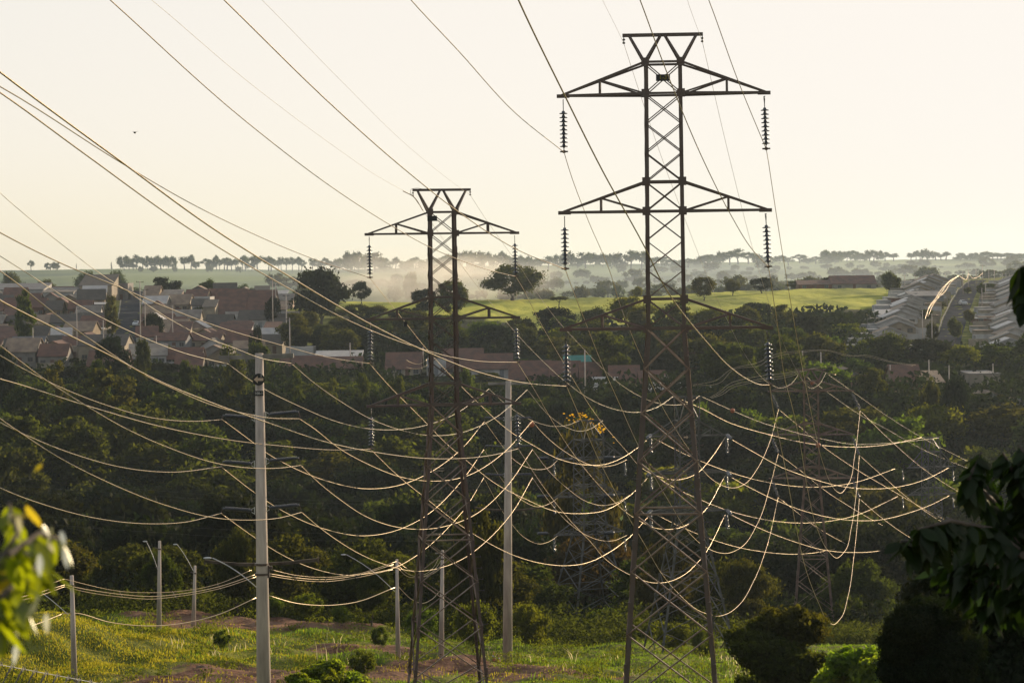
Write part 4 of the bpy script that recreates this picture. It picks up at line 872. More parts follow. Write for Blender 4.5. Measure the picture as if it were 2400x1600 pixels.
# trees one can tell apart
for key, px, D, rp, top, lab in (
    ('wood_dark', 752, 720, 82, 618, 'very large dark spreading tree at the right end of the left town'),
    ('wood_dark', 848, 820, 25, 655, 'small dark round tree right of the very large spreading tree'),
    ('wood_dark', 995, 735, 38, 672, 'dark tree on the pasture edge just behind the middle tower, left one'),
    ('wood_mid', 1060, 720, 45, 650, 'tall dark tree on the pasture edge behind the middle tower right leg'),
    ('dome', 1200, 800, 76, 616, 'big lone spreading tree with dark airy crown on the green pasture'),
    ('wood_mid', 1650, 745, 36, 645, 'tall bushy tree on the pasture just right of the nearest tower'),
    ('wood_mid', 1717, 770, 22, 652, 'small layered tree on the pasture crest right of the nearest tower'),
    ('wood_dark', 1786, 780, 34, 648, 'round dark tree on the pasture crest beside the long insulator'),
    ('wood_mid', 1866, 850, 28, 656, 'low bushy tree left of the brick shed on the pasture crest'),
    ('wood_dark', 1950, 900, 30, 648, 'dark rounded tree behind the long brick shed'),
    ('wood_mid', 2090, 760, 28, 630, 'lopsided tree at the left corner of the right hand houses'),
    ('umbrella', 1310, 745, 24, 692, 'small umbrella shaped tree alone on the sunlit pasture'),
    ('shrub', 1495, 790, 15, 669, 'small bush on the pasture crest left of the nearest tower'),
    ('wood_dark', 1770, 655, 46, 706, 'large round dark tree at the front of the pasture right of the nearest tower'),
    ('wood_dark', 1895, 640, 42, 728, 'dark tree below the sunlit pasture right of the round one'),
    ('wood_dark', 1300, 650, 60, 715, 'broad dark tree below the pasture left of the nearest tower'),
    ('wood_olive', 60, 620, 38, 672, 'dark bushy tree among the left town roofs near the left edge'),
    ('wood_olive', 262, 655, 25, 688, 'rounded olive tree at the left side of the town street'),
    ('wood_dark', 265, 545, 44, 777, 'broad low dark tree at the foot of the town street'),
    ('wood_mid', 335, 535, 22, 785, 'narrow palm like tree right of the foot of the town street'),
    ('wood_dark', 360, 650, 30, 728, 'low dark hedge tree right of the town street'),
    ('wood_dark', 390, 830, 40, 646, 'wide dark green tree on the town skyline'),
    ('wood_mid', 487, 830, 26, 650, 'round sunlit tree on the town skyline beside the big brown hall'),
    ('wood_dark', 600, 580, 18, 755, 'dark palm like tree between the brown roofs of the town'),
    ('wood_mid', 610, 545, 38, 793, 'broad tree among the lower roofs right of the near pole top'),
    ('wood_dark', 640, 700, 24, 690, 'dark tree at the right end of the big brown hall'),
    ('wood_olive', 545, 470, 60, 800, 'tall feathery tree directly left of the near concrete pole top'),
    ('wood_olive', 445, 478, 40, 838, 'feathery tree in front of the lower town roofs, left of the pole'),
    ('wood_olive', 230, 470, 45, 838, 'feathery tree standing before the beige flat house on the left'),
    ('wood_olive', 130, 468, 48, 838, 'feathery tree in front of the lower town roofs near the left edge'),
    ('wood_dark', 10, 480, 42, 800, 'dark tree cut by the left edge below the town roofs'),
    ('wood_olive', 690, 470, 38, 862, 'sunlit feathery tree just right of the near concrete pole top'),
    ('wood_olive', 775, 468, 38, 880, 'sunlit feathery tree in front of the white flat houses'),
    ('wood_olive', 850, 465, 36, 870, 'sunlit feathery tree left of the middle tower'),
    ('wood_olive', 930, 465, 34, 876, 'sunlit feathery tree touching the middle tower left leg'),
    ('wood_olive', 1100, 463, 40, 858, 'feathery tree between the middle tower and the farther concrete pole'),
    ('wood_mid', 2045, 450, 40, 857, 'golden edged round tree left of the red roofed house on the right'),
    ('wood_dark', 2240, 418, 44, 872, 'tall dark tree in front of the grey shed on the right'),
    ('wood_mid', 2180, 424, 30, 874, 'dark tree just left of the tall one in front of the grey shed'),
    ('front_brown', 1560, 195, 90, 1260, 'big brownish tree seen through the nearest tower legs'),
    ('front', 2010, 215, 110, 1300, 'wide green tree behind the right tower foot'),
    ('front', 1750, 200, 75, 1300, 'tall green tree right of the nearest tower lower leg'),
    ('front', 1130, 176, 85, 1172, 'large spreading green tree behind the farther concrete pole'),
    ('front_brown', 1365, 245, 112, 955, 'broad rounded tree with yellow blossom above the pale grey tower'),
    ('front', 560, 178, 75, 1225, 'dense green tree just left of the near concrete pole foot'),
    ('front', 380, 182, 55, 1285, 'green tree behind the slope pole on the left'),
    ('front_olive', 185, 186, 60, 1290, 'dark leafy tree left of the slope pole'),
    ('front', 870, 172, 55, 1300, 'dark leafy tree left of the thin pole at the middle tower'),
):
    tree_at(key, px, D, rp, lab, None, top)
# blossom on the broad tree
m = MB(); random.seed(5)
for i in range(60):
    x = 1335 + random.choice((0, 20, 50, 80)) + random.uniform(-14, 25); y = 972 + max(0, x - 1365) ** 1.35 * .17 + random.uniform(-6, 16)
    c = P(x, y, 241 + random.uniform(-1, 1)); s = random.uniform(.07, .17)
    m.add([c + Vector((-s, 0, 0)), c + Vector((0, .1, -s * .6)), c + Vector((s, 0, 0)), c + Vector((0, -.1, s * .6))], [(0, 1, 2, 3)])
bt = [o for o in C.objects if o.get('label', '').startswith('broad rounded tree with yellow')][0]
bpy.context.view_layer.update(); mi = bt.matrix_world.inverted(); m.v = [tuple(mi @ Vector(v)) for v in m.v]; m.build('blossom', M['flower'], bt)
# shrubs along the near edge of the wood and in the grass
random.seed(21)
for k, (px, D, rp, top, lab) in enumerate((
    (1745, 118, 0, 0, ''), (640, 175, 32, 1395, 'low shrub between the near concrete pole and the red track'), (720, 172, 42, 1385, 'leafy bush on the track edge right of the near pole'), (800, 168, 30, 1415, 'small bush right of the track'),
    (890, 150, 26, 1462, 'dark weed clump left of the thin pole at the middle tower'), (850, 126, 40, 1515, 'dark bushy weeds beside the earth bank'), (1110, 152, 60, 1400, 'bush behind the middle tower right leg'),
    (1240, 160, 62, 1405, 'bush just right of the farther concrete pole'), (1310, 190, 55, 1440, 'bush at the foot of the pale grey tower'), (1420, 196, 60, 1420, 'bush between the pale grey tower and the nearest tower leg'),
    (1500, 176, 50, 1445, 'bush just behind the nearest tower left leg'), (1575, 168, 55, 1450, 'bush inside the nearest tower legs'), (1650, 160, 40, 1462, 'feathery bush at the nearest tower right leg'), (990, 165, 42, 1420, 'bush seen through the middle tower foot'),
    (60, 150, 55, 1395, 'tangled bush on the bank behind the leftmost thin pole'), (150, 160, 40, 1418, 'bush on the bank right of the tangled one'), (520, 146, 26, 1470, 'grassy clump beside the earth track'), (2010, 195, 60, 1475, 'scrub left of the farthest tower foot'),
    (2120, 205, 70, 1470, 'scrub around the farthest tower foot'), (1720, 175, 30, 1490, 'low scrub right of the nearest tower foot'))):
    if rp: tree_at('shrub', px, D, rp, lab, None, top, name='shrub', cat='shrub')
for px, D, rp, top, lab in ((1855, 92, 128, 1412, 'dark leafy bush at the bottom right of the nearest tower'), (2010, 84, 130, 1505, 'bright yellow green bush at the bottom, right of the nearest tower'), (770, 88, 78, 1540, 'bright leafy bush at the bottom edge right of the near pole'), (700, 86, 40, 1572, 'low bush at the bottom edge touching the near pole')):
    D_ = D; p = P(px, 1700, D_); rad = rp / F * D_; cm, tm, th = KIND['near_bush'][0]; z = gz(p.x, D_); zt = P(px, top, D_).z
    # a bush on a stem tall enough to reach from the slope up into view
    h = rad * 1.0
    t = empty('bush', (p.x, D_, z), random.uniform(0, 6), lab, 'bush', None)
    h = max(h, (zt - z) * .55); m = MB(); hz = (zt - z) - h * 1.35
    for a in range(5): m.tube([(0, 0, -.2), (math.cos(a * 1.3) * rad * .2, math.sin(a * 1.3) * rad * .2, max(.3, hz) * .6), (math.cos(a * 1.3) * rad * .45, math.sin(a * 1.3) * rad * .45, max(.4, hz) + h * .5)], [.07, .05, .02], 6)
    m.build('stem', M['bark'], t)
    dk = 'dark' in lab; cm2 = cm
    if dk: cm2 = cm.copy(); cm2.materials[0] = M['leaf_mid']
    for q in range(15):
        a = q * 2.4; rr = rad * .85 * (q / 15) ** .5; zz = (zt - z) - rad * .72 - (rr / rad) ** 2 * rad * .75 - (q % 3) * rad * .42
        inst('foliage', cm2, t, (math.cos(a) * rr, math.sin(a) * rr, max(0, zz)), (random.uniform(-.3, .3), random.uniform(-.3, .3), a), (rad * .6, rad * .6, rad * .56))

# street trees of the right hill
for px, D, rp, top, lab in ((2172, 640, 20, 722, 'round street tree at the near left of the hill street'), (2186, 585, 18, 748, 'lower round street tree at the near left of the hill street'), (2206, 690, 14, 705, 'small round tree halfway up the left of the hill street'), (2218, 730, 10, 700, 'smallest tree on the left of the hill street'),
                       (2240, 590, 22, 738, 'clipped tree at the near right of the hill street'), (2272, 640, 16, 722, 'clipped tree right of the hill street below the car'), (2268, 780, 12, 672, 'dark tree behind the car on the hill street'), (2300, 760, 13, 660, 'tree at the bend right of the hill street'), (2322, 800, 14, 662, 'tree on the crest right of the hill street')):
    tree_at('wood_mid', px, D, rp, lab, 'street trees of the right hill', top)
# undergrowth hiding the foot of the wood
def undergrowth():
    g = np.random.default_rng(17); V = []
    for i in range(900):
        px = g.uniform(-80, 2150); D = g.uniform(176, 200) + (14 if px > 1500 else 0) - (4 if 1240 < px < 1480 else 0)
        x = (px - 1200) / F * D; z = gz(x, D); hh = g.uniform(.5, 2.4) * (1.25 if 1000 < px < 1700 else .8); n = 90
        p = np.array([x, D, z]) + g.normal(size=(n, 3)) * np.array([.9, .7, .0]); p[:, 2] += g.random(n) ** .7 * hh
        a = g.normal(size=(n, 3)); a /= np.linalg.norm(a, axis=1)[:, None]; b = np.cross(a, g.normal(size=(n, 3))); b /= np.linalg.norm(b, axis=1)[:, None]
        s = g.uniform(.07, .2, n)[:, None]; V.append(np.stack([p - a * s, p - b * s * .5, p + a * s, p + b * s * .5], 1))
    V = np.concatenate(V).reshape(-1, 3); N = len(V) // 4; me = bpy.data.meshes.new('undergrowth'); me.vertices.add(len(V)); me.vertices.foreach_set('co', V.astype(np.float32).ravel())
    me.loops.add(N * 4); me.loops.foreach_set('vertex_index', np.arange(N * 4, dtype=np.int32)); me.polygons.add(N); me.polygons.foreach_set('loop_start', np.arange(N, dtype=np.int32) * 4)
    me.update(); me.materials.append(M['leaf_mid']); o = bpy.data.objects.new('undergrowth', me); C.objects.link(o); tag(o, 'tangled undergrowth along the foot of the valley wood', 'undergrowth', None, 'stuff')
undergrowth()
# skyline trees on the far ridge
random.seed(31); RG = 'trees along the far hazy ridge'
def ridge(px, top, rp, key, D, lab, grp):
    tree_at(key, px, D, rp * 1.3, lab, grp, top)
for px, t, rp, key, lab in ((73, 610, 10, 'pine', 'lone round tree on the left skyline'), (112, 614, 8, 'ridge', 'left one of the paired round trees on the left skyline'), (130, 612, 10, 'ridge', 'right one of the paired round trees on the left skyline'),
                       (179, 617, 3, 'cone', 'tiny pointed conifer on the left skyline'), (261, 614, 5, 'cone', 'pointed conifer left of the long row of skyline pines')):
    ridge(px, t, rp, key, 3150, lab, None)
x = 292
while x < 905:
    ridge(x, 595 + 13 * random.random() ** 1.6 + (x - 300) * .012, random.uniform(9, 19), random.choice(('pine', 'pine', 'ridge')), 3150 + random.uniform(-30, 60), 'tall pine in the long row on the skyline left of the middle tower', 'pines in the long skyline row')
    x += random.uniform(6, 17) if random.random() < .85 else 26
for px, rp in ((360, 10), (490, 9), (560, 8), (330, 6), (410, 6)): ridge(px, 622, rp, 'ridge', 2900, 'bushy tree on the slope below the long skyline row', 'bushes below the skyline row')
x = 820
while x < 1960:
    tp = 600 + 9 * math.sin(x * .021) + random.uniform(-6, 6) - (12 if 1275 < x < 1350 or 1470 < x < 1520 else 0)
    ridge(x, min(tp, 612) - 3, random.uniform(14, 24), random.choice(('ridge', 'ridge', 'pine')), 3000 + random.uniform(-120, 150), 'hazy tree in the wooded skyline between the two big towers' if x < 1500 else 'hazy tree in the wooded skyline right of the nearest tower', 'hazy trees of the wooded skyline, ' + ('between the towers' if x < 1500 else 'right of the nearest tower'))
    x += random.uniform(17, 27)
for a, b, t0 in ((1935, 1975, 588), (1985, 2045, 585), (2048, 2085, 587), (2095, 2105, 588), (2135, 2175, 584), (2180, 2225, 590), (2242, 2320, 592), (2328, 2400, 592), (2400, 2480, 590)):
    x = a
    while x < b:
        ridge(x, t0 + random.uniform(-5, 9), random.uniform(11, 17), random.choice(('pine', 'ridge')), 3150 + random.uniform(-20, 40), 'tall tree in the broken skyline rows above the right hand houses', 'skyline trees above the right hand houses'); x += random.uniform(9, 15)
for px, D, rp, top in ((25, 1250, 28, 632), (40, 1150, 32, 655), (110, 1180, 30, 652), (207, 1300, 32, 632), (272, 1350, 30, 630), (300, 1180, 30, 662), (705, 1200, 26, 668), (575, 1250, 24, 663), (965, 1400, 22, 634)):
    tree_at('dome', px, D, rp, 'hazy flat topped tree beyond the left town, ' + ('at the left edge' if px < 60 else 'above the white sheds' if px < 200 else 'above the town street' if px < 400 else 'beyond the brown hall' if px < 800 else 'in the smoke left of the middle tower'), 'hazy flat topped trees beyond the town', top)
# wooded folds between pasture and ridge
x = 860
while x < 2100:
    for D, tp in ((1500, 668), (1900, 652), (2400, 634)):
        if random.random() < (.75 if D < 2300 else .5):
            tree_at('ridge', x + random.uniform(-20, 20), D + random.uniform(-60, 60), random.uniform(18, 30), 'hazy tree in the misty fold beyond the pasture, ' + ('behind the middle tower' if x < 1180 else 'between the towers' if x < 1480 else 'right of the nearest tower'), 'hazy trees in the folds beyond the pasture', tp + random.uniform(-6, 8))
    x += random.uniform(42, 70)

# ------------------------------------------------------------------ near branches
def leaf_spray(m, a, b, n, L, wd, droop=.3, fold=.25):
    """broad leaves set along the twig from a to b"""
    a, b = Vector(a), Vector(b)
    for i in range(n):
        p = a.lerp(b, (i + random.random()) / n); d = Vector((random.uniform(-1, 1), random.uniform(-1, 1), random.uniform(-1, .5) - droop)).normalized()
        sdv = d.cross(Vector((random.uniform(-.4, .4), random.uniform(-1, 1), 1))).normalized(); nrm = d.cross(sdv)
        l = L * random.uniform(.6, 1.15); w = wd * random.uniform(.7, 1.1); rows = []
        for k, f in ((0, 0), (.18, .62), (.45, 1), (.72, .74), (1, 0)):
            c = p + d * l * k - Vector((0, 0, 1)) * l * .25 * k * k
            rows.append((c - sdv * w * f + nrm * w * fold * f, c, c + sdv * w * f + nrm * w * fold * f))
        vs = [v for r_ in rows for v in r_]; fs = []
        for k in range(4): fs += [(3 * k, 3 * k + 1, 3 * k + 4, 3 * k + 3), (3 * k + 1, 3 * k + 2, 3 * k + 5, 3 * k + 4)]
        m.add(vs, fs)
random.seed(77)
nb = empty('branch', P(-60, 1500, 4.2), 0, 'out of focus branch of glossy yellow green leaves at the lower left edge', 'branch'); O_ = nb.location.copy()
m = MB(); tw = [[(-70, 1500), (0, 1400), (60, 1290), (95, 1260)], [(-70, 1500), (-10, 1330), (40, 1250), (20, 1180)], [(0, 1400), (80, 1330), (120, 1330)], [(-60, 1500), (0, 1450), (50, 1400)], [(20, 1300), (90, 1250), (140, 1265)]]
pts3 = []
for t_ in tw:
    q = [P(x, y, 4.1 + .12 * i) - O_ for i, (x, y) in enumerate(t_)]; m.tube(q, [.006, .005, .004, .003][:len(q)], 5); pts3.append(q)
m.build('twigs', M['bark'], nb)
m = MB()
for q in pts3:
    for a, b in zip(q[:-1], q[1:]): leaf_spray(m, a, b, 11, .062, .015, .45)
m.build('leaves', M['leaf_near'], nb, True)
m = MB()
for x, y in ((50, 1195), (62, 1215), (20, 1360), (5, 1350)): c = P(x, y, 4.2) - O_; leaf_spray(m, c, c + Vector((.01, 0, .01)), 1, .05, .017, 0)
c = P(98, 1085, 4.5) - O_; leaf_spray(m, c, c, 1, .022, .009, 0)
m.build('yellow_leaves', M['leaf_yell'], nb, True)
m = MB()
random.seed(5)
for x, y in ((90, 1240), (110, 1245), (130, 1255), (148, 1262), (100, 1280), (88, 1300), (142, 1290), (25, 1345), (30, 1325), (10, 1400), (85, 1380), (95, 1450), (80, 1410), (40, 1500), (15, 1205), (28, 1215)):
    c = P(x, y, 4.0 + random.random() * .4) - O_; leaf_spray(m, c, c + Vector((.01, 0, .01)), 1, .034, .007, 1.4)
m.build('glint_leaves', leafmat('pale_glint_leaf', (.45, .42, .22), .5, (.8, .75, .5), .55, .2, .25), nb, True)  # pale leaf colour stands in for sun glints on the branch

random.seed(99)
def near_tree(label, D, trunk, twigs, L, wd, dens, matk, nm='tree_branch', cat='branch', thick=.03):
    t = empty(nm, P(trunk[0], trunk[1], D), 0, label, cat); O = t.location.copy(); m = MB(); lf = MB()
    for tw in twigs:
        q = [P(x, y, D + dz) - O for x, y, dz in tw]; k = len(q); m.tube(q, [thick * (1 - .75 * i / max(1, k - 1)) for i in range(k)], 6)
        for a, b in zip(q[:-1], q[1:]): leaf_spray(lf, a, b, int(dens * 1.7), L, wd, .55)
    m.build('twigs', M['bark'], t); lf.build('leaves', M[matk], t, True); return t
tws = [[(2480, 1500, 0), (2400, 1300, .2), (2330, 1180, .3), (2290, 1090, .4)], [(2400, 1300, .2), (2320, 1240, 0), (2230, 1220, -.3), (2150, 1240, -.5)], [(2330, 1180, .3), (2270, 1120, 0), (2300, 1060, .1)],
       [(2400, 1300, 0), (2350, 1330, .4), (2270, 1310, .6), (2210, 1330, .8)], [(2480, 1300, 0), (2400, 1150, .3), (2350, 1060, .2)], [(2230, 1220, -.3), (2180, 1260, -.2), (2110, 1270, -.4)], [(2480, 1400, 0), (2380, 1380, .2), (2290, 1360, .6), (2240, 1370, .8)],
       [(2480, 1180, 0), (2420, 1090, .2), (2390, 1045, .3)], [(2480, 1250, .3), (2400, 1220, .4), (2330, 1260, .5), (2260, 1270, .5)], [(2480, 1120, .5), (2420, 1150, .4), (2370, 1200, .5)], [(2480, 1460, .4), (2420, 1420, .4), (2360, 1400, .5), (2300, 1420, .5)]]
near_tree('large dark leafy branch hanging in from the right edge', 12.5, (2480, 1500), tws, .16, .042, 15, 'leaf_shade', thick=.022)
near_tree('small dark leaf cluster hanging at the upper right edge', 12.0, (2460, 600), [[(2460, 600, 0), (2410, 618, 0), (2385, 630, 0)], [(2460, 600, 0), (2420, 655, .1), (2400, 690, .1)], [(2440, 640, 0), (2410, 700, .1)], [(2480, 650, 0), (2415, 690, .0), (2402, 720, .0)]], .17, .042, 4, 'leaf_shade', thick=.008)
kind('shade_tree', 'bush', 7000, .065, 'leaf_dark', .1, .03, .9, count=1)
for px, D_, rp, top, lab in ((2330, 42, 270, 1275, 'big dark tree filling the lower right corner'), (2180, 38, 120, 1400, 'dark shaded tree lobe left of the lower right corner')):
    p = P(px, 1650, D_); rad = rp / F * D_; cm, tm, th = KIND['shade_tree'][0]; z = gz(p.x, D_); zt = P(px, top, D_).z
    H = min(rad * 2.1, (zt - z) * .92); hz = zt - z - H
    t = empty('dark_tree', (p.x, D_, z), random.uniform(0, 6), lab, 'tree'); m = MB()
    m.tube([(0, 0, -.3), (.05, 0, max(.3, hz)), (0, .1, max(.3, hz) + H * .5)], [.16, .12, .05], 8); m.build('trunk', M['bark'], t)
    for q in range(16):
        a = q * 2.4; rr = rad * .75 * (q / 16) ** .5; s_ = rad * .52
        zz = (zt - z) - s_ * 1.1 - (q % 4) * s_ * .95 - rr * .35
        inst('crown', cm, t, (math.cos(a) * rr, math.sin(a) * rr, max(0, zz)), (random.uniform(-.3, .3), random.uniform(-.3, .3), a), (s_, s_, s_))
m = MB(); random.seed(3)

# ------------------------------------------------------------------ houses
NUMW = ['first', 'second', 'third', 'fourth', 'fifth', 'sixth', 'seventh', 'eighth', 'ninth', 'tenth', 'eleventh', 'twelfth']
def house(p, w, d, h, roof, rm, wm, label, group='houses of the town', rz=0.0, pitch=.28, wins=2, name='house', door=True, chim=False, tank=False, fascia=False, parapet=0.0, eave=.35):
    """p: foot centre; w across, d deep, h wall height; roof: side (ridge across), front (gable to the camera), flat, shed"""
    p = Vector(p); t = empty(name, (p.x, p.y, p.z - .2), rz, label, 'house' if name == 'house' else name.replace('_', ' '), group)
    hh = h + .2; m = MB(); x0, x1, y0, y1 = -w / 2, w / 2, -d / 2, d / 2
    m.box((0, 0, -.8), w, d, hh + .8)
    if roof == 'front':
        rise = w / 2 * pitch * 2
        m.add([(x0, y0, hh), (x1, y0, hh), (0, y0, hh + rise * .96), (x0, y1, hh), (x1, y1, hh), (0, y1, hh + rise * .96)], [(0, 1, 2), (5, 4, 3)])
    elif roof == 'side':
        rise = d / 2 * pitch * 2
        m.add([(x0, y0, hh), (x0, y1, hh), (x0, 0, hh + rise * .96), (x1, y0, hh), (x1, y1, hh), (x1, 0, hh + rise * .96)], [(0, 2, 1), (3, 4, 5)])
    elif roof == 'shed':
        rise = d * pitch
        m.add([(x0, y0, hh), (x0, y1, hh), (x0, y1, hh + rise * .96), (x1, y0, hh), (x1, y1, hh), (x1, y1, hh + rise * .96)], [(0, 2, 1), (3, 4, 5), (1, 2, 5, 4)])
    if parapet:
        for c, sx, sy in (((0, y0 + .08, hh), w, .16), ((0, y1 - .08, hh), w, .16), ((x0 + .08, 0, hh), .16, d - .34), ((x1 - .08, 0, hh), .16, d - .34)): m.box(c, sx, sy, parapet)
    wall = m.build('wall', M['w_' + wm], t)
    m = MB(); e = eave; T = .14
    def slab(a, b, c_, d_):
        n = (Vector(b) - Vector(a)).cross(Vector(d_) - Vector(a)).normalized() * T
        if n.z < 0: n = -n
        q = [Vector(v) for v in (a, b, c_, d_)]; m.add([v + n * .1 for v in q] + [v + n for v in q], [(3, 2, 1, 0), (4, 5, 6, 7), (0, 1, 5, 4), (1, 2, 6, 5), (2, 3, 7, 6), (3, 0, 4, 7)])
    if roof == 'front':
        s = rise / (w / 2)
        slab((x0 - e, y0 - e, hh - e * s), (0, y0 - e, hh + rise), (0, y1 + e, hh + rise), (x0 - e, y1 + e, hh - e * s)); slab((0, y0 - e, hh + rise), (x1 + e, y0 - e, hh - e * s), (x1 + e, y1 + e, hh - e * s), (0, y1 + e, hh + rise))
    elif roof == 'side':
        s = rise / (d / 2)
        slab((x0 - e, y0 - e, hh - e * s), (x1 + e, y0 - e, hh - e * s), (x1 + e, 0, hh + rise), (x0 - e, 0, hh + rise)); slab((x0 - e, 0, hh + rise), (x1 + e, 0, hh + rise), (x1 + e, y1 + e, hh - e * s), (x0 - e, y1 + e, hh - e * s))
    elif roof == 'shed': slab((x0 - e, y0 - e, hh - e * pitch), (x1 + e, y0 - e, hh - e * pitch), (x1 + e, y1 + e, hh + rise + e * pitch), (x0 - e, y1 + e, hh + rise + e * pitch))
    else: m.box((0, 0, hh + .003), w - (.34 if parapet else -.3), d - (.34 if parapet else -.3), .14)
    rf = m.build('roof', M['r_' + rm], t)
    if fascia and roof == 'front':
        m = MB()
        for sx in (-1, 1): m.beam((sx * (w / 2 + e), y0 - e - .05, hh - e * s + .02), (0, y0 - e - .05, hh + rise + .02), .07, .26)
        m.build('fascia', M['w_white'], rf)
    if chim: m = MB(); m.box((w * .22, d * .1, hh + .1), .6, .6, 1.5); m.build('chimney', M['w_brick'], rf)
    if tank: m = MB(); m.lathe((w * .2, 0, hh + .15), (0, 0, 1), [(0, .6), (.7, .7), (.75, .62), (.95, .2)], 10); m.build('water_tank', M['r_bluegrey'], rf, True)
    # openings on the side that faces the camera
    n = wins + (1 if door else 0)
    for i in range(n):
        cx = x0 + w * (i + .5) / n
        if door and i == n // 2:
            m = MB(); m.box((cx, y0 - .03, .15), 1.0, .06, 2.1); m.build('door', M['door' if wm != 'white' else 'door2'], t)
        else:
            m = MB(); ww = min(1.3, w / n * .6); zc_ = 1.2 if h > 2.2 else .8
            m.box((cx, y0 - .02, zc_), ww, .05, 1.0); wi = m.build('window', M['glass'], t)
            m = MB(); m.beam((cx - ww / 2 - .04, y0 - .06, zc_), (cx - ww / 2 - .04, y0 - .06, zc_ + 1.0), .07); m.beam((cx + ww / 2 + .04, y0 - .06, zc_), (cx + ww / 2 + .04, y0 - .06, zc_ + 1), .07); m.beam((cx - ww / 2, y0 - .08, zc_ - .05), (cx + ww / 2, y0 - .08, zc_ - .05), .08); m.beam((cx, y0 - .055, zc_), (cx, y0 - .055, zc_ + 1), .04)
            m.build('frame', M['w_white' if i % 2 else 'w_beige'], wi)
    return t
def gp(px, D): return on_ground(px, D)
def hpx(px0, px1, base, D, d, h_px, roof, rm, wm, label, **k):
    if D < 0: D = float(ground_hit((px0 + px1) / 2, -D, 400).y)
    """a house spanning photo columns px0..px1 at distance D with its wall h_px rows high"""
    w = (px1 - px0) / F * D; p = gp((px0 + px1) / 2, D); p.y += d / 2
    return house(p, w, d, h_px / F * D, roof, rm, wm, label, **k)
TG = 'houses of the left town'
street_px = lambda D: np.interp(D, [570, 615, 655, 700, 760, 860], [262, 280, 292, 300, 306, 310])
HERO = [  # px0 px1 D depth h roof mat wall label
 (-20, 100, 800, 16, 26, 'shed', 'bluegrey', 'white', 'long white warehouse on the skyline at the left edge', dict(pitch=.12, wins=4)),
 (100, 172, 790, 14, 26, 'shed', 'grey', 'white', 'white warehouse with a curved roof line left of the grey shop', dict(pitch=.1, wins=2)),
 (186, 262, 800, 14, 36, 'shed', 'dark', 'beige', 'grey shop building with a dark sloping roof at the head of the street', dict(pitch=.25, wins=1)),
 (238, 300, 815, 12, 38, 'flat', 'dark', 'grey', 'dark roofed garage building at the top of the town street', dict(wins=1, parapet=.3)),
 (306, 350, 815, 10, 20, 'flat', 'dark', 'blue', 'low dark building right of the street top', dict(wins=1)),
 (372, 492, 770, 12, 24, 'flat', 'grey', 'white', 'long white walled house on the upper town edge', dict(parapet=.5, wins=2)),
 (430, 486, 850, 10, 16, 'flat', 'dark', 'ochre', 'open dark roofed shelter on the town skyline', dict(wins=0, door=False)),
 (525, 600, 850, 12, 16, 'front', 'bluegrey', 'pink', 'pale gabled house on the skyline behind the big brown hall', dict(pitch=.12)),
 (502, 572, 735, 22, 14, 'side', 'terracotta', 'grey', 'big brown roofed hall, left half', dict(pitch=.34, wins=1)),
 (573, 640, 735, 22, 14, 'side', 'terracotta', 'grey', 'big brown roofed hall, right half', dict(pitch=.34, wins=1)),
 (476, 504, -756, 8, 36, 'shed', 'dark', 'beige', 'tall bare beige wall house beside the brown hall', dict(pitch=.25, wins=0, door=False)),
 (605, 655, -738, 12, 8, 'shed', 'white', 'cream', 'house with a pale sloping roof at the right town edge', dict(pitch=.2, wins=1)),
 (618, 652, -792, 9, 18, 'shed', 'terracotta', 'white', 'white gable house near the right end of the town', dict(pitch=.2, wins=1)),
 (640, 672, -808, 7, 14, 'flat', 'grey', 'white', 'small white flat house left of the white cube house', dict(wins=1)),
 (670, 734, -852, 9, 34, 'flat', 'white', 'white', 'white cube house right of the near pole top', dict(parapet=.25, wins=0, door=False)),
 (742, 764, -848, 7, 20, 'flat', 'grey', 'white', 'small white box house right of the white cube house', dict(wins=1, door=False)),
 (735, 842, -868, 13, 16, 'shed', 'white', 'beige', 'low house with a long bright white roof', dict(pitch=.2, wins=2)),
 (752, 845, -882, 10, 20, 'side', 'terracotta', 'cream', 'brown tiled house with cream walls in front of the white roof', dict(pitch=.25, wins=3)),
 (655, 750, -884, 12, 10, 'side', 'terracotta', 'brick', 'dark brown roofed house right of the near concrete pole', dict(pitch=.32, wins=2)),
 (185, 292, -852, 14, 40, 'side', 'dark', 'beige', 'large beige house with a dark roof at the lower left of the town', dict(pitch=.18, wins=3)),
 (98, 150, -848, 12, 36, 'front', 'terracotta', 'beige', 'beige gabled house left of the large beige house', dict(pitch=.2, wins=1)),
 (150, 186, -846, 10, 30, 'flat', 'grey', 'cream', 'cream flat house joined to the large beige house', dict(parapet=.3, wins=1)),
 (22, 96, -846, 12, 26, 'side', 'bluegrey', 'grey', 'grey house with a grey sloping roof near the left edge', dict(pitch=.25, wins=2)),
 (202, 292, -886, 13, 14, 'side', 'terracotta', 'pink', 'wide terracotta roof in front of the large beige house', dict(pitch=.36, wins=3)),
 (358, 452, -842, 12, 12, 'flat', 'white', 'grey', 'low building with a bright white roof edge left of the pole', dict(wins=2)),
 (408, 470, -884, 12, 14, 'side', 'terracotta', 'beige', 'brown roofed house with pale ridge below the white roof edge', dict(pitch=.34, wins=2)),
 (200, 240, -790, 9, 16, 'shed', 'white', 'white', 'white walled shed left of the street', dict(pitch=.1, wins=0)),
 (128, 160, -762, 9, 16, 'flat', 'terracotta', 'brick', 'red brick block left of the street, mid town', dict(wins=1)),
 (200, 236, -735, 10, 12, 'shed', 'white', 'cream', 'house with a white lean-to roof left of the street', dict(pitch=.15, wins=1)),
 (85, 130, -765, 10, 18, 'front', 'terracotta', 'brick', 'red brick gable house beside the bushy town tree', dict(pitch=.2, wins=1)),
]
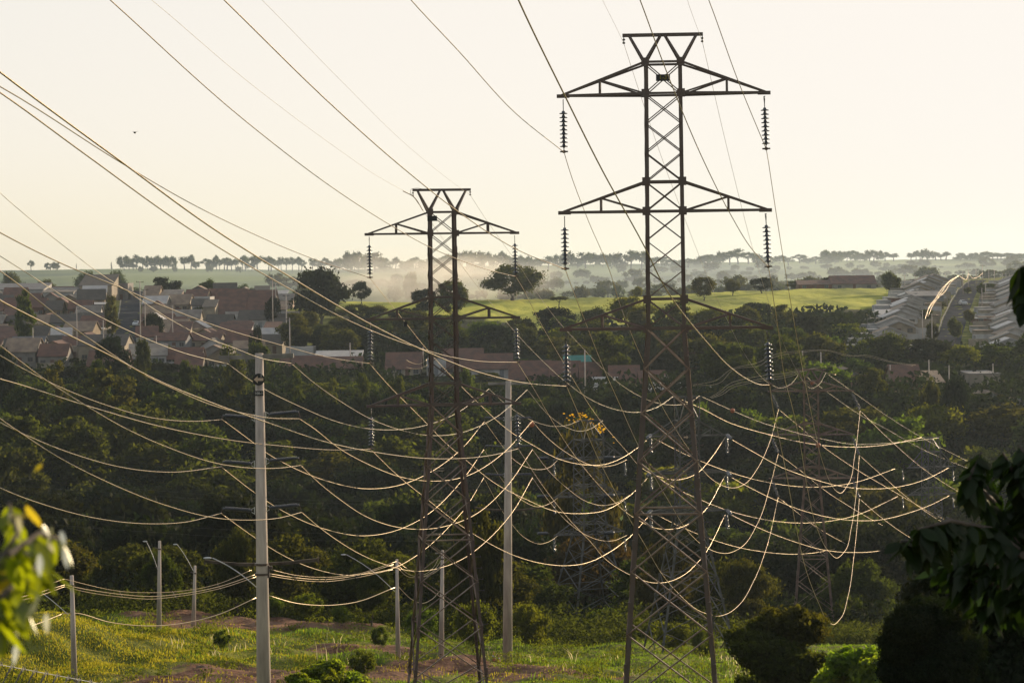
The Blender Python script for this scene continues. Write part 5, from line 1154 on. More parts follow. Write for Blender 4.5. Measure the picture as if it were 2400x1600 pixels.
for a, b, D, d, h, rf, rm, wm, lab, kw in HERO:
    hpx(a, b, None, D, d, h, rf, rm, wm, lab, group=TG, name='warehouse' if 'warehouse' in lab else 'house', **kw)
random.seed(404); ROW = ['lowest', 'second lowest', 'third lowest', 'fourth lowest', 'fifth lowest', 'sixth lowest', 'seventh lowest', 'seventh highest', 'sixth highest', 'fifth highest', 'fourth highest', 'third highest', 'second highest', 'highest']
rows_D = [590, 605, 620, 636, 652, 668, 684, 700, 717, 734, 752, 770, 788, 806]
busy = [(a, b, D if D > 0 else float(ground_hit((a + b) / 2, -D, 400).y)) for a, b, D, *_ in HERO] + [(-60, 200, 672)]
for ri, D in enumerate(rows_D):
    x = -60 + random.uniform(0, 40); kl = kr = 0
    lim = 660
    while x < lim:
        w_px = random.uniform(4.6, 9.0) * F / D; mid = x + w_px / 2; s = float(street_px(D))
        if x < s + 34 and x + w_px > s - 32: x = s + 35; continue
        if any(a - 8 < x + w_px and b + 8 > x and abs(D - hd) < 11 for a, b, hd in busy): x += 22; continue
        rm = random.choices(['terracotta', 'terracotta', 'terracotta', 'terracotta', 'terracotta', 'tan', 'dark', 'grey', 'white', 'dark'])[0]; wm = random.choice(['white', 'cream', 'beige', 'pink', 'grey', 'brick', 'blue', 'ochre', 'grey'])
        rf = random.choices(['side', 'front', 'flat', 'shed'], [7, 1.4, .8, 1.8])[0]
        if mid < s: kl += 1; where = 'left of the street'
        else: kr += 1; where = 'right of the street'
        lab = '%s %s house with a %s roof, %s town row, %s %s' % (wm, {'side': 'sideways', 'front': 'gabled', 'flat': 'flat', 'shed': 'lean-to'}[rf], rm, ROW[ri], NUMW[(kl if mid < s else kr) - 1], where)
        p = gp(mid, D + random.uniform(-5, 5))
        house(p, w_px / F * D, random.uniform(6.5, 9.5), random.uniform(2.1, 3.1) * (1.5 if random.random() < .1 else 1), rf, rm, wm, lab, TG, random.uniform(-.14, .14), random.uniform(.24, .38), random.choice((1, 2, 3)), chim=random.random() < .1, tank=random.random() < .3, parapet=.4 if rf == 'flat' and random.random() < .6 else 0)
        if random.random() < .6:
            hs_ = bpy.context.scene.collection.objects[-1]
            while hs_.parent: hs_ = hs_.parent
            m = MB(); ww_ = w_px / F * D; dd_ = random.uniform(6, 7.5); m.box((random.uniform(-.5, .5), -dd_, -.6), ww_ * random.uniform(.6, 1.05), .16, random.uniform(1.9, 2.5)); m.box((random.choice((-.5, .5)) * ww_, -dd_ + 1.6, -.6), .16, 3.0, 2.2); m.build('yard_wall', M['w_' + random.choice(('white', 'cream', 'grey', 'beige', 'white', 'brick'))], hs_)
        x += w_px + random.choice((1, 2, 4, 16)) * 1.0
# garden trees in the town
random.seed(55)
for k in range(26):
    D = random.uniform(500, 770); px = random.uniform(0, 650)
    if abs(px - street_px(D)) < 34: continue
    tree_at(random.choice(('wood_dark', 'wood_mid', 'wood_olive')), px, D + 7, random.uniform(10, 20), 'garden tree between the roofs of the left town, ' + ('left of its street' if px < 300 else 'right of its street'), 'garden trees among the town roofs')

# right hand rows of gabled houses climbing to the crest
RGp = 'gabled houses of the two rows climbing the right hill'
st = [(2212, 555), (2222, 590), (2236, 640), (2250, 700), (2262, 760), (2274, 830), (2286, 900), (2294, 960)]
def st_px(D): return float(np.interp(D, [b for a, b in st], [a for a, b in st]))
random.seed(61)
k = 0; D = 566.0
while D < 870:
    for side in (-1, 1):
        w = 9.5; off = 14.0 + (1.0 if side > 0 else 0)
        px = st_px(D) + side * off * F / D
        p = gp(px, D)
        lab = '%s roofed gable house, %s up the row %s of the hill street' % (('grey', 'tan')[side > 0], NUMW[k] if k < 12 else ('thirteenth', 'fourteenth', 'fifteenth', 'sixteenth', 'seventeenth', 'eighteenth', 'nineteenth', 'twentieth', 'next to the last', 'last', 'very last', 'topmost', 'uppermost', 'crest')[k - 12], ('left', 'right')[side > 0])
        p.x += random.uniform(-.9, .9); house_h = random.uniform(2.0, 2.7)
        hs = house(p, w * random.uniform(.82, 1.0), 7.6, house_h, 'front', random.choice(('grey', 'tan', 'grey', 'tan', 'white')), random.choice(('white', 'beige', 'grey', 'cream', 'white')), lab, RGp, R(-4) + random.uniform(-.06, .06), .19, 2, eave=.5, fascia=True, tank=random.random() < .12)
        # front yard wall or carport toward the street
        m = MB(); xx = -side * (w * .475 + 2.6); m.box((xx, -2.5, -.5), 4.4, .18, 2.6); m.box((xx, 2.0, -.5), 4.4, .18, 2.6); m.box((xx - side * 2.1, 0, -.5), .18, 6.0, 2.4); m.build('yard_wall', M['w_' + random.choice(('white', 'cream', 'beige', 'white'))], hs)
        if random.random() < .5: m = MB(); m.box((xx, -.2, 2.15), 4.6, 5.6, .14); m.build('carport_roof', M['r_' + random.choice(('white', 'grey', 'tan'))], hs)
        m = MB(); xb = side * (w * .475 + 2.4); m.box((xb, 0, -.5), 4.2, 6.5, random.choice((2.6, 3.1))); m.build('rear_annexe', M['w_' + random.choice(('white', 'grey', 'blue', 'white'))], hs)
    D += 13.0; k += 1
    if k > 24: break
for a, b, D, d, h, rf, rm, wm, lab, kw in (
 (2138, 2212, 700, 12, 24, 'shed', 'bluegrey', 'blue', 'big blue grey walled hall among the gable rows', dict(pitch=.1, wins=0, door=False)),
 (2092, 2136, 690, 9, 24, 'flat', 'dark', 'brick', 'red brick block left of the blue grey hall', dict(wins=1)),
 (2040, 2110, 610, 10, 20, 'flat', 'white', 'white', 'white flat roofed house at the foot of the left gable row', dict(wins=1, parapet=.3)),
 (2036, 2062, 575, 8, 24, 'flat', 'grey', 'cream', 'cream and grey house poking out of the trees below the gable rows', dict(wins=1)),
 (2064, 2110, 640, 9, 14, 'shed', 'white', 'white', 'white lean-to house at the pasture edge', dict(pitch=.2, wins=1)),
 (2078, 2112, 670, 9, 12, 'flat', 'grey', 'white', 'small white house above the white lean-to', dict(wins=1, parapet=.3)),
 (1872, 1950, 840, 12, 12, 'side', 'terracotta', 'brick', 'long red brick shed on the pasture crest, left part', dict(pitch=.12, wins=2)),
 (1951, 2054, 840, 14, 14, 'side', 'terracotta', 'grey', 'long brick and grey shed on the pasture crest, right part', dict(pitch=.2, wins=2)),
 (2290, 2345, 640, 10, 14, 'flat', 'white', 'brick', 'white roofed brick house right of the hill street', dict(wins=2)),
 # lower houses on the right
 (1956, 2020, -906, 11, 26, 'front', 'tan', 'blue', 'gabled house with a grey wall left of the golden edged tree', dict(pitch=.26, wins=2)),
 (1965, 2045, -926, 9, 10, 'side', 'terracotta', 'brick', 'low brown roof below the grey walled gable house', dict(pitch=.3, wins=1)),
 (2035, 2085, -920, 9, 20, 'front', 'terracotta', 'white', 'small white gabled house behind the low bushes', dict(pitch=.26, wins=1)),
 (2094, 2160, -918, 11, 22, 'side', 'terracotta', 'ochre', 'large red roofed house in the lower row on the right', dict(pitch=.28, wins=2)),
 (2060, 2122, -932, 6, 12, 'flat', 'tan', 'cream', 'cream garden wall building in front of the large red roof', dict(wins=0)),
 (2128, 2176, -930, 9, 16, 'front', 'terracotta', 'brick', 'brown tiled gable house right of the large red roof', dict(pitch=.25, wins=1)),
 (2166, 2212, -922, 9, 24, 'shed', 'tan', 'cream', 'cream house with a cluttered roof before the dark tree', dict(pitch=.2, wins=1, tank=True)),
 (2274, 2345, -912, 14, 34, 'flat', 'bluegrey', 'cream', 'big cream shed with a grey roof and white canopy on the right', dict(wins=0, door=False)),
 (2300, 2350, -950, 10, 18, 'front', 'tan', 'white', 'white gabled house in front of the big cream shed', dict(pitch=.26, wins=1)),
 (2345, 2410, 447, 10, 16, 'front', 'tan', 'beige', 'brown roofed beige house at the right edge', dict(pitch=.24, wins=2)),
 (2350, 2400, -958, 9, 12, 'front', 'tan', 'white', 'small white house at the right edge, lowest of the row', dict(pitch=.2, wins=1)),
 # middle lower houses
 (905, 985, -886, 12, 22, 'side', 'terracotta', 'beige', 'brown roofed house with pale walls left of the middle tower', dict(pitch=.3, wins=3, tank=True)),
 (1000, 1045, -882, 10, 34, 'flat', 'grey', 'white', 'tall pale house seen through the middle tower', dict(wins=2, parapet=.4)),
 (1040, 1130, -880, 14, 18, 'side', 'terracotta', 'beige', 'long brown roof right of the middle tower', dict(pitch=.3, wins=2)),
 (1195, 1290, -905, 12, 14, 'side', 'terracotta', 'pink', 'brown roofed house at the farther concrete pole top', dict(pitch=.34, wins=2)),
 (1105, 1200, -888, 11, 22, 'side', 'terracotta', 'white', 'house with a brown roof and pale side behind the farther pole', dict(pitch=.3, wins=1)),
 (1325, 1385, -884, 12, 10, 'side', 'teal', 'blue', 'house with a turquoise roof left of the nearest tower', dict(pitch=.3, wins=1)),
 (1290, 1360, -905, 12, 12, 'side', 'terracotta', 'white', 'brown roofed house in front of the turquoise roof', dict(pitch=.34, wins=1)),
 (1362, 1430, -908, 12, 12, 'side', 'terracotta', 'blue', 'brown roofed house right of the turquoise roof', dict(pitch=.34, wins=1)),
 (1395, 1450, -925, 10, 12, 'shed', 'white', 'white', 'white roofed lean-to between the brown roofs', dict(pitch=.2, wins=1)),
 (1432, 1500, -915, 12, 10, 'side', 'terracotta', 'grey', 'brown roofed house at the nearest tower left leg', dict(pitch=.34, wins=1)),
 (1502, 1560, -920, 10, 14, 'side', 'terracotta', 'cream', 'brown roofed house seen inside the nearest tower legs', dict(pitch=.3, wins=1)),
 (1525, 1600, -932, 9, 18, 'shed', 'white', 'white', 'long white building inside the nearest tower legs', dict(pitch=.1, wins=1)),
 (1598, 1668, -928, 9, 18, 'flat', 'grey', 'white', 'white flat building at the nearest tower right leg', dict(wins=1, parapet=.3)),
 (1558, 1588, -918, 8, 32, 'flat', 'grey', 'white', 'tall white block just left of the nearest tower right leg', dict(wins=1, parapet=.3)),
):
    hpx(a, b, None, D, d, h, rf, rm, wm, lab, group='houses of the right hand slopes' if a > 1800 else 'houses of the lower middle row', name='shed' if 'shed' in lab and 'gabled' not in lab else 'house', **kw)

# ------------------------------------------------------------------ streets
def strip(name, line, width, m, lift=.06, n=60, cat=None):
    """line: list of (px, D); a ribbon draped on the ground"""
    mb = MB(); Ds = np.linspace(line[0][1], line[-1][1], n); pts = [gp(float(np.interp(D, [b for a, b in line], [a for a, b in line])), float(D)) for D in Ds]
    vs = []
    for i, p in enumerate(pts):
        d = (pts[min(i + 1, n - 1)] - pts[max(i - 1, 0)]); d.z = 0; d.normalize(); s = Vector((d.y, -d.x, 0))
        for k in (-1, -.5, 0, .5, 1):
            q = p - s * (-k) * width / 2; vs.append((q.x, q.y, gz(q.x, q.y) + lift))
    fs = [(i * 5 + k, i * 5 + k + 1, i * 5 + k + 6, i * 5 + k + 5) for i in range(n - 1) for k in range(4)]
    mb.add(vs, fs); o = mb.build(name, m, None, True); tag(o, kind='structure'); return o
LS = [(262, 570), (270, 590), (280, 615), (292, 655), (300, 700), (306, 760), (308, 820), (310, 860)]
strip('town_street', LS, 6.4, M['asph'], .10)
strip('hill_street', [(2205, 545)] + st, 6.0, M['asph'], .10)
strip('town_kerb', [(a - 3.5 * F / D, D) for a, D in LS], .3, M['w_grey'], .2); 
strip('hill_kerb', [(a - 3.4 * F / D, D) for a, D in st], .3, M['w_grey'], .2)
# cars
def car(label, p, rz, paint):
    t = empty('parked_car', p, rz, label, 'car', 'cars on the streets')
    def hull(secs, mt, nm, par):
        m = MB(); n = len(secs[0][1]); vs = []
        for y, prof in secs: vs += [(x, y, z) for x, z in prof]
        fs = [(i * n + k, i * n + (k + 1) % n, (i + 1) * n + (k + 1) % n, (i + 1) * n + k) for i in range(len(secs) - 1) for k in range(n)]
        m.add(vs, fs + [tuple(range(n - 1, -1, -1)), tuple(range((len(secs) - 1) * n, len(secs) * n))]); return m.build(nm, mt, par)
    def pr(w, z0, z1, tw): return [(-w, z0), (-w, (z0 + z1) / 2), (-tw, z1), (tw, z1), (w, (z0 + z1) / 2), (w, z0)]
    body = hull([(-2.1, pr(.78, .35, .85, .7)), (-1.9, pr(.86, .25, .95, .78)), (-.6, pr(.88, .22, 1.0, .8)), (1.2, pr(.88, .22, 1.0, .8)), (2.0, pr(.84, .28, .95, .76)), (2.15, pr(.78, .35, .85, .7))], paint, 'body', t)
    hull([(-1.25, pr(.74, .97, 1.02, .7)), (-.55, pr(.74, .97, 1.42, .6)), (1.0, pr(.74, .97, 1.44, .6)), (1.75, pr(.72, .95, 1.0, .66))], paint, 'cabin', t)
    for y, z, s, tl in ((-.93, 1.21, 1, .60), (1.42, 1.22, -1, .52)):
        m = MB(); m.add([(-.62, y - .30 * s, z - .19), (.62, y - .30 * s, z - .19), (.54, y + .20 * s, z + .17), (-.54, y + .20 * s, z + .17)], [(0, 1, 2, 3) if s > 0 else (3, 2, 1, 0)]); m.v = [(a, b - .03 * s, c + .03) for a, b, c in m.v]; m.build('windscreen', M['glass'], t)
    for sx in (-1, 1):
        for y in (-1.35, 1.35):
            m = MB(); m.tube([(sx * .72, y, .32), (sx * .92, y, .32)], .32, 14); wh = m.build('wheel', M['tyre'], t); m = MB(); m.tube([(sx * .9, y, .32), (sx * .93, y, .32)], .18, 10); m.build('rim', M['lamp'], wh)
        m = MB(); m.box((sx * .6, -2.12, .62), .28, .06, .14); m.build('headlight', M['lamp'], t)
p = gp(319, 706); car('small white car parked facing us on the left town street', Vector((p.x, p.y, p.z + .14)), 0, M['car_w'])
p = gp(2257, 712); car('small silver car on the street climbing the right hill', Vector((p.x, p.y, p.z + .14)), R(4), M['car_s'])

# utility poles of the town and the hill
def town_pole(px, top, D, label, grp='slim utility poles among the houses', arms=1, r=.16):
    D = max(D, 600) if px < 1300 and D < 600 else max(D, 490) if D < 490 else D; b = gp(px, D); A = P(px, top, D); t = empty('street_pole', b, 0, label, 'utility pole', grp); m = MB()
    h = A.z - b.z; m.tube([(0, 0, -.2), (0, 0, h)], [r, r * .7], 8); m.build('shaft', M['conc'], t, True)
    m = MB()
    for k in range(arms): m.beam((-.9, 0, h - .35 - .8 * k), (.9, 0, h - .35 - .8 * k), .12); [m.lathe((x, 0, h - .3 - .8 * k), (0, 0, 1), [(0, .05), (.06, .09), (.2, .05)], 6) for x in (-.8, 0, .8)]
    m.build('crossarm', M['bark'], t)
for k, (px, top, D, lab) in enumerate(((330, 658, 600, 'tallest pole beside the town street, white car at its foot'), (341, 676, 640, 'thin pole just behind the tallest pole of the town street'), (181, 720, 600, 'pale pole among the roofs left of the town street'), (112, 800, 505, 'pole before the beige gabled house at the lower left'),
     (78, 768, 560, 'short pole above the green hedge on the left'), (243, 750, 555, 'pole at the left kerb near the foot of the town street'), (367, 786, 510, 'pole right of the foot of the town street'), (405, 715, 640, 'pole in front of the white wall house'), (248, 850, 478, 'pole in front of the wide terracotta roof'),
     (640, 655, 690, 'taller pole at the right end of the town skyline'), (647, 664, 700, 'thinner pole at the right end of the town skyline'), (672, 690, 640, 'pole on the dark bank right of the town'), (680, 745, 560, 'leaning wires pole below the dark bank'), (632, 848, 482, 'short pole behind the near concrete pole crossarm'),
     (821, 803, 500, 'pole in the dark trees above the white roof'), (952, 825, 470, 'pole with wires beside the house left of the middle tower'), (992, 812, 475, 'pole just left of the middle tower leg'), (1372, 820, 470, 'pole beside the turquoise roof'), (1651, 865, 440, 'pole right of the nearest tower right leg'), (1567, 880, 440, 'pole seen inside the nearest tower legs'),
     (1704, 873, 435, 'pole with the bright street wires right of the nearest tower'), (1882, 822, 430, 'pole in the trees above the right tower, left one'), (1925, 825, 430, 'pole in the trees above the right tower, right one'), (1966, 868, 440, 'pole in front of the grey walled gable house'), (2087, 855, 470, 'pole with a white lamp above the small white house'), (2123, 888, 432, 'pole in front of the large red roof'),
     (2178, 843, 455, 'tall pole right of the large red roof'), (2225, 856, 470, 'pole behind the dark trees before the cream shed'), (2328, 852, 480, 'lamp pole above the big cream shed'), (2333, 897, 425, 'pole in front of the white gabled house at the right'), (1940, 715, 650, 'white footed pole standing in the sunlit pasture'))):
    town_pole(px, top, D, lab)
for k, (px, top, D) in enumerate(((2121, 643, 760), (2145, 643, 820), (2197, 643, 880), (2216, 641, 900), (2257, 636, 780), (2270, 631, 800), (2288, 629, 850), (2303, 621, 870), (2318, 634, 860), (2331, 632, 840), (2163, 727, 575), (2185, 735, 575), (2310, 665, 740), (2302, 675, 700), (2350, 640, 960), (2358, 642, 960), (2366, 641, 960), (2374, 642, 960))):
    town_pole(px, top, D, 'slim dark pole on the right hill, ' + ('above the left gable row' if px < 2230 else 'along the hill street' if px < 2340 else 'in the cluster beside the upper right leaves'), 'slim poles of the right hill', 1 if k < 12 else 0 or 1, .13)
HB = 'slack wires along the hill street'
for k, (pts, lab) in enumerate((([(2170, 745), (2180, 715), (2192, 700), (2205, 680), (2212, 672), (2230, 655), (2248, 646)], 'bright slack wire climbing the left side of the hill street, leftmost'), ([(2175, 742), (2188, 712), (2200, 697), (2214, 684), (2228, 662), (2246, 645)], 'bright slack wire climbing the left side of the hill street, rightmost'),
                 ([(2248, 646), (2265, 655), (2270, 642), (2280, 652), (2290, 650), (2303, 640)], 'slack wire looping between the crest poles'), ([(2168, 748), (2176, 724), (2190, 706), (2208, 683), (2220, 665), (2247, 647)], 'bright slack wire climbing the left side of the hill street, middle one'))):
    wire(lab, pts, 575, 850, .07, 'wire', HB, 'slack_wire')
for k, (a, b) in enumerate((((600, 694), (1060, 700)), ((695, 850), (820, 868)))): pass
wire('upper wire between the pole and the house left of the middle tower', [(952, 843), (965, 850), (982, 853), (1000, 843)], 470, 475, .04, 'wire', HB, 'slack_wire')
wire('lower wire between the pole and the house left of the middle tower', [(952, 860), (970, 864), (985, 863), (1000, 856)], 470, 475, .04, 'wire', HB, 'slack_wire')

# hedge, rocks, cones
hp = gp(80, 672)
hedge = empty('hedge', hp, 0, 'bright green trimmed hedge across the left part of the town', 'hedge')
cm = KIND['shrub'][0][0]
for i, x in enumerate(range(-12, 20, 3)): inst('hedge_clump', cm, hedge, (x - 4, random.uniform(-1, 1), -.3), (0, 0, i), (2.6, 2.0, 2.9))
random.seed(13)
for px, py, D, r, lab in ((471, 1527, 127, .36, 'large rounded boulder at the edge of the earth bank'), (461, 1532, 126, .32, 'brown boulder left of the large rounded one'), (494, 1531, 126, .15, 'small stone right of the two boulders')):
    p = P(px, py, D); m = MB(); m.ball((0, 0, r * .3), r, (1.1, .9, .8), 7, .10); o = m.build('boulder', M['rock'], None, True, (p.x, D, gz(p.x, D))); tag(o, lab, 'boulder', 'boulders on the earth bank')
for px, lab in ((1157, 'left orange cone on the earth behind the middle tower'), (1168, 'right orange cone on the earth behind the middle tower')):
    p = gp(px, 141); t = empty('traffic_cone', p, 0, lab, 'traffic cone', 'orange traffic cones'); m = MB(); m.lathe((0, 0, .03), (0, 0, 1), [(0, .15), (.25, .09), (.5, .03)], 10); m.build('cone', M['orange'], t); m = MB(); m.box((0, 0, 0), .36, .36, .03); m.build('base', M['orange'], t)
    m = MB(); m.lathe((0, 0, .25), (0, 0, 1), [(0, .104), (.10, .082)], 10); m.build('white_band', M['whitep'], t)
# razor wire coil at the lower left
t = empty('razor_wire', P(-30, 1600, 40), 0, 'coil of razor wire along the bottom left corner', 'razor wire'); O = t.location.copy(); m = MB(); pts = []
A, B = P(-60, 1598, 40) - O, P(330, 1668, 43) - O
N = 16 * 30
for i in range(N):
    f = i / N; c = A.lerp(B, f); a = i / 16 * 2 * math.pi; pts.append(c + Vector((.17 * math.sin(a) + .05 * math.sin(a * .5), math.cos(a) * .36, math.sin(a) * .36)))
m.tube(pts, .007, 4)
for i in range(0, N, 2):
    p = pts[i]; d = (pts[(i + 1) % N] - p).normalized(); m.beam(p - d * .02 + Vector((0, 0, .02)), p + d * .03 - Vector((0, 0, .02)), .012)
m.build('coil', M['galv'], t)
m = MB(); m.tube([A + Vector((0, 0, .37)), B + Vector((0, 0, .37))], .006, 4); m.tube([A - Vector((0, 0, .37)), B - Vector((0, 0, .37))], .006, 4); m.build('tension_wire', M['lamp'], t)

# ------------------------------------------------------------------ grass
def blades(name, label, n, mat_, hmin, hmax, sel, seed, wid=.02, cluster=7, lean=.35, split=1):
    g = np.random.default_rng(seed); Dm, D1 = sel['D']; p0, p1 = sel['px']
    k = n // cluster
    D = np.exp(g.uniform(math.log(Dm), math.log(D1), k)); px = g.uniform(p0, p1, k)
    x = (px - 1200) / F * D
    keep = sel['f'](px, D, g); D, px, x = D[keep], px[keep], x[keep]
    x = np.repeat(x, cluster) + g.normal(0, .38, len(x) * cluster); y = np.repeat(D, cluster) + g.normal(0, .38, len(D) * cluster)
    z = ground(x, y) - .03; N = len(x); pt = .5 + .5 * np.sin(x * .55 + 2 * np.sin(y * .3)) * np.sin(y * .7 + np.sin(x * .4)); hs = np.repeat(g.uniform(.6, 1.3, len(D)), cluster) * (.55 + 1.1 * pt ** 2)
    h = g.uniform(hmin, hmax, N) * hs; a = g.uniform(0, 6.283, N); w = wid * g.uniform(.7, 1.4, N)
    base = np.stack([x, y, z], 1); dx = np.stack([np.cos(a) * w, np.sin(a) * w, np.zeros(N)], 1)
    la = g.uniform(0, 6.283, N); ll = lean * h * g.uniform(.2, 1, N); tipv = np.stack([np.cos(la) * ll, np.sin(la) * ll, h], 1); midv = np.stack([np.cos(la) * ll * .3, np.sin(la) * ll * .3, h * .6], 1)
    V = np.stack([base - dx, base + dx, base + midv + dx * .7, base + midv - dx * .7, base + tipv], 1).reshape(-1, 3)
    i = np.arange(N)[:, None] * 5
    q = (i + np.array([[0, 1, 2, 3]])); t3 = (i + np.array([[3, 2, 4]]))
    loops = np.concatenate([q, t3], 1).ravel(); starts = (np.arange(N)[:, None] * 7 + np.array([[0, 4]])).ravel()
    me = bpy.data.meshes.new(name); me.vertices.add(len(V)); me.vertices.foreach_set('co', V.astype(np.float32).ravel())
    me.loops.add(len(loops)); me.loops.foreach_set('vertex_index', loops.astype(np.int32)); me.polygons.add(len(starts)); me.polygons.foreach_set('loop_start', starts.astype(np.int32))
    me.update(); me.validate(); me.materials.append(mat_); o = bpy.data.objects.new(name, me); C.objects.link(o); tag(o, label, 'grass', None, 'stuff'); return o
blades('grass', 'green grass covering the flat ground below the towers', 300000, M['grass'], .07, .22, dict(D=(84, 190), px=(-60, 2460), f=lambda px, D, g: (bare(px, D) < g.uniform(.15, .5, len(px))) & ~((px < 420) & (D < 150) & (g.random(len(px)) < .7))), 1, .03)
blades('yellow_grass', 'sunlit yellow green grass on the left bank', 230000, M['grassy'], .07, .24, dict(D=(84, 158), px=(-60, 760), f=lambda px, D, g: (bare(px, D) < .35) & (g.random(len(px)) < np.clip(1.25 - px / 650, .12, 1))), 2, .02)
blades('seed_grass', 'pale plumed grass tufts along the bank', 700, M['seed'], .35, .7, dict(D=(128, 160), px=(200, 1900), f=lambda px, D, g: (g.random(len(px)) < .5) & (bare(px, D) < .6)), 3, .022, 5, .8)
blades('dry_grass', 'short dry tufts on the bare earth bank', 26000, M['grassy'], .06, .2, dict(D=(98, 170), px=(-60, 1800), f=lambda px, D, g: (bare(px, D) > .3) & (g.random(len(px)) < .8)), 4, .02)

# ------------------------------------------------------------------ smoke and haze
def volume(name, density, col, aniso, noise=None):
    m = bpy.data.materials.new(name); m.use_nodes = True; nt = m.node_tree; n, l = nt.nodes, nt.links; n.clear()
    out = n.new('ShaderNodeOutputMaterial'); v = n.new('ShaderNodeVolumePrincipled'); v.inputs['Color'].default_value = (*col, 1); v.inputs['Density'].default_value = density; v.inputs['Anisotropy'].default_value = aniso
    l.new(v.outputs[0], out.inputs['Volume'])
    if noise:
        tc = n.new('ShaderNodeTexCoord'); z = n.new('ShaderNodeTexNoise'); z.inputs['Scale'].default_value = noise; z.inputs['Detail'].default_value = 3; l.new(tc.outputs['Object'], z.inputs['Vector'])
        ln = n.new('ShaderNodeVectorMath'); ln.operation = 'LENGTH'; l.new(tc.outputs['Object'], ln.inputs[0])
        fo = n.new('ShaderNodeMapRange'); fo.inputs[1].default_value = 1.0; fo.inputs[2].default_value = .25; fo.interpolation_type = 'SMOOTHSTEP'; l.new(ln.outputs['Value'], fo.inputs[0])
        mr = n.new('ShaderNodeMapRange'); mr.inputs[1].default_value = .38; mr.inputs[2].default_value = .7; l.new(z.outputs[0], mr.inputs[0])
        mu = n.new('ShaderNodeMath'); mu.operation = 'MULTIPLY'; l.new(fo.outputs[0], mu.inputs[0]); l.new(mr.outputs[0], mu.inputs[1])
        m3 = n.new('ShaderNodeMath'); m3.operation = 'MULTIPLY'; l.new(mu.outputs[0], m3.inputs[0]); m3.inputs[1].default_value = density; l.new(m3.outputs[0], v.inputs['Density'])
    return m
SMOKE = True
if SMOKE:
    c = P(1010, 672, 1120); m = MB(); m.ball((0, 0, 0), 1.0, (1, 1, 1), 12); o = m.build('smoke', volume('drifting_smoke', .026, (.92, .86, .78), .3, 2.2), None, True, (c.x, 1120, c.z + 4)); o.scale = (75, 70, 17)
    tag(o, 'low drifting brownish smoke beyond the pasture behind the middle tower', 'smoke', None, 'stuff')
c = P(1250, 640, 2300); m = MB(); m.ball((0, 0, 0), 1.0, (1, 1, 1), 14); o = m.build('mist', volume('valley_mist', .0006, (.78, .88, 1.0), .4, 1.6), None, True, (c.x, 2300, -22)); o.scale = (1250, 1050, 40)
tag(o, 'pale mist lying in the folds below the far ridge', 'mist', None, 'stuff')
m = MB(); zb = -82.0; zt = 40.0
m.box((0, 2150, zb), 5600, 4400, zt - zb)
hz = m.build('haze', volume('air_haze', 0.000055, (.72, .86, 1.0), .4), None); tag(hz, kind='stuff')

# ------------------------------------------------------------------ wood between the valley and the town, and the thicket that fills its gaps
random.seed(808); extra_small = []
for D in (462, 486, 510, 536, 562):
    x = -70 + random.random() * 30
    while x < 1180:
        rad = random.uniform(5.2, 7.4); lab = 'dark tree' if D < 520 else 'rounded tree'
        key = random.choice(('wood_dark', 'wood_mid', 'wood_olive', 'wood_dark')); p = on_ground(x, D + random.uniform(-8, 8))
        band = 'in the wooded band under the town' if x < 640 else 'in the wooded band right of the near pole'
        t = tree_at(key, x, p.y, rad * F / D, '%s %s' % ({'wood_dark': 'dark green tree', 'wood_mid': 'mid green tree', 'wood_olive': 'tall olive tree'}[key], band), 'trees ' + band, 874 + random.uniform(-12, 14) + (590 - D) * .08 + 10 + (14 if x > 640 else 0))
        if D != 562: extra_small.append(t)
        x += rad * random.uniform(1.35, 1.9) * F / D
for o in [o for o in C.objects if o.parent is None and o.name.startswith('tree') and o.get('category') == 'tree']:
    x_, D_ = o.location.x, o.location.y; px_ = x_ / D_ * F + 1200
    tgt = 893 if 650 < px_ < 1290 and 380 < D_ < 606 else 928 if 1290 <= px_ < 1690 and 380 < D_ < 520 else 938 if 1930 < px_ < 2440 and 400 < D_ < 508 else None
    if tgt and not o['label'].startswith(('sunlit', 'feathery', 'golden', 'tall dark tree in', 'dark tree just left')):
        hgt = max(c_.data['h'] * c_.scale.z + c_.location.z for c_ in o.children if c_.data and 'h' in c_.data.keys()); zt_ = P(px_, tgt, D_).z
        f = (zt_ - o.location.z) / (hgt * o.scale.z)
        if f < 1: f = max(f, .22); o.scale = (o.scale.x * f ** .35, o.scale.y * f ** .35, o.scale.z * f)
# trees of the dark bank between the town and the middle tower
for x, D in ((690, 650), (722, 672), (760, 655), (800, 690), (838, 668), (872, 700), (905, 672), (940, 705), (968, 688), (705, 625), (745, 628), (785, 632), (826, 636), (866, 640), (910, 645), (955, 650), (995, 690), (1030, 705), (1065, 690), (790, 745), (835, 735), (880, 738)):
    tree_at(random.choice(('wood_dark', 'wood_dark', 'wood_mid')), x, D, random.uniform(28, 42), 'dark tree on the shaded bank between the town and the middle tower', 'trees of the dark bank right of the town', (716 if D > 655 else 745) + random.uniform(-12, 16) + (770 - D) * .12)
for D in (428, 452):
    x = 1300 + (D - 428)
    while x < 2460:
        tp = 938 + random.uniform(-8, 16) + (20 if x > 1700 else 0)
        t = tree_at(random.choice(('wood_dark', 'wood_mid', 'wood_dark', 'wood_bright')), x, D, random.uniform(40, 62), 'dark tree right below the lower houses, %s' % ('inside or left of the nearest tower' if x < 1700 else 'right of the nearest tower'), 'trees right below the lower houses', tp)
        if D == 428: extra_small.append(t)
        x += random.uniform(55, 85)
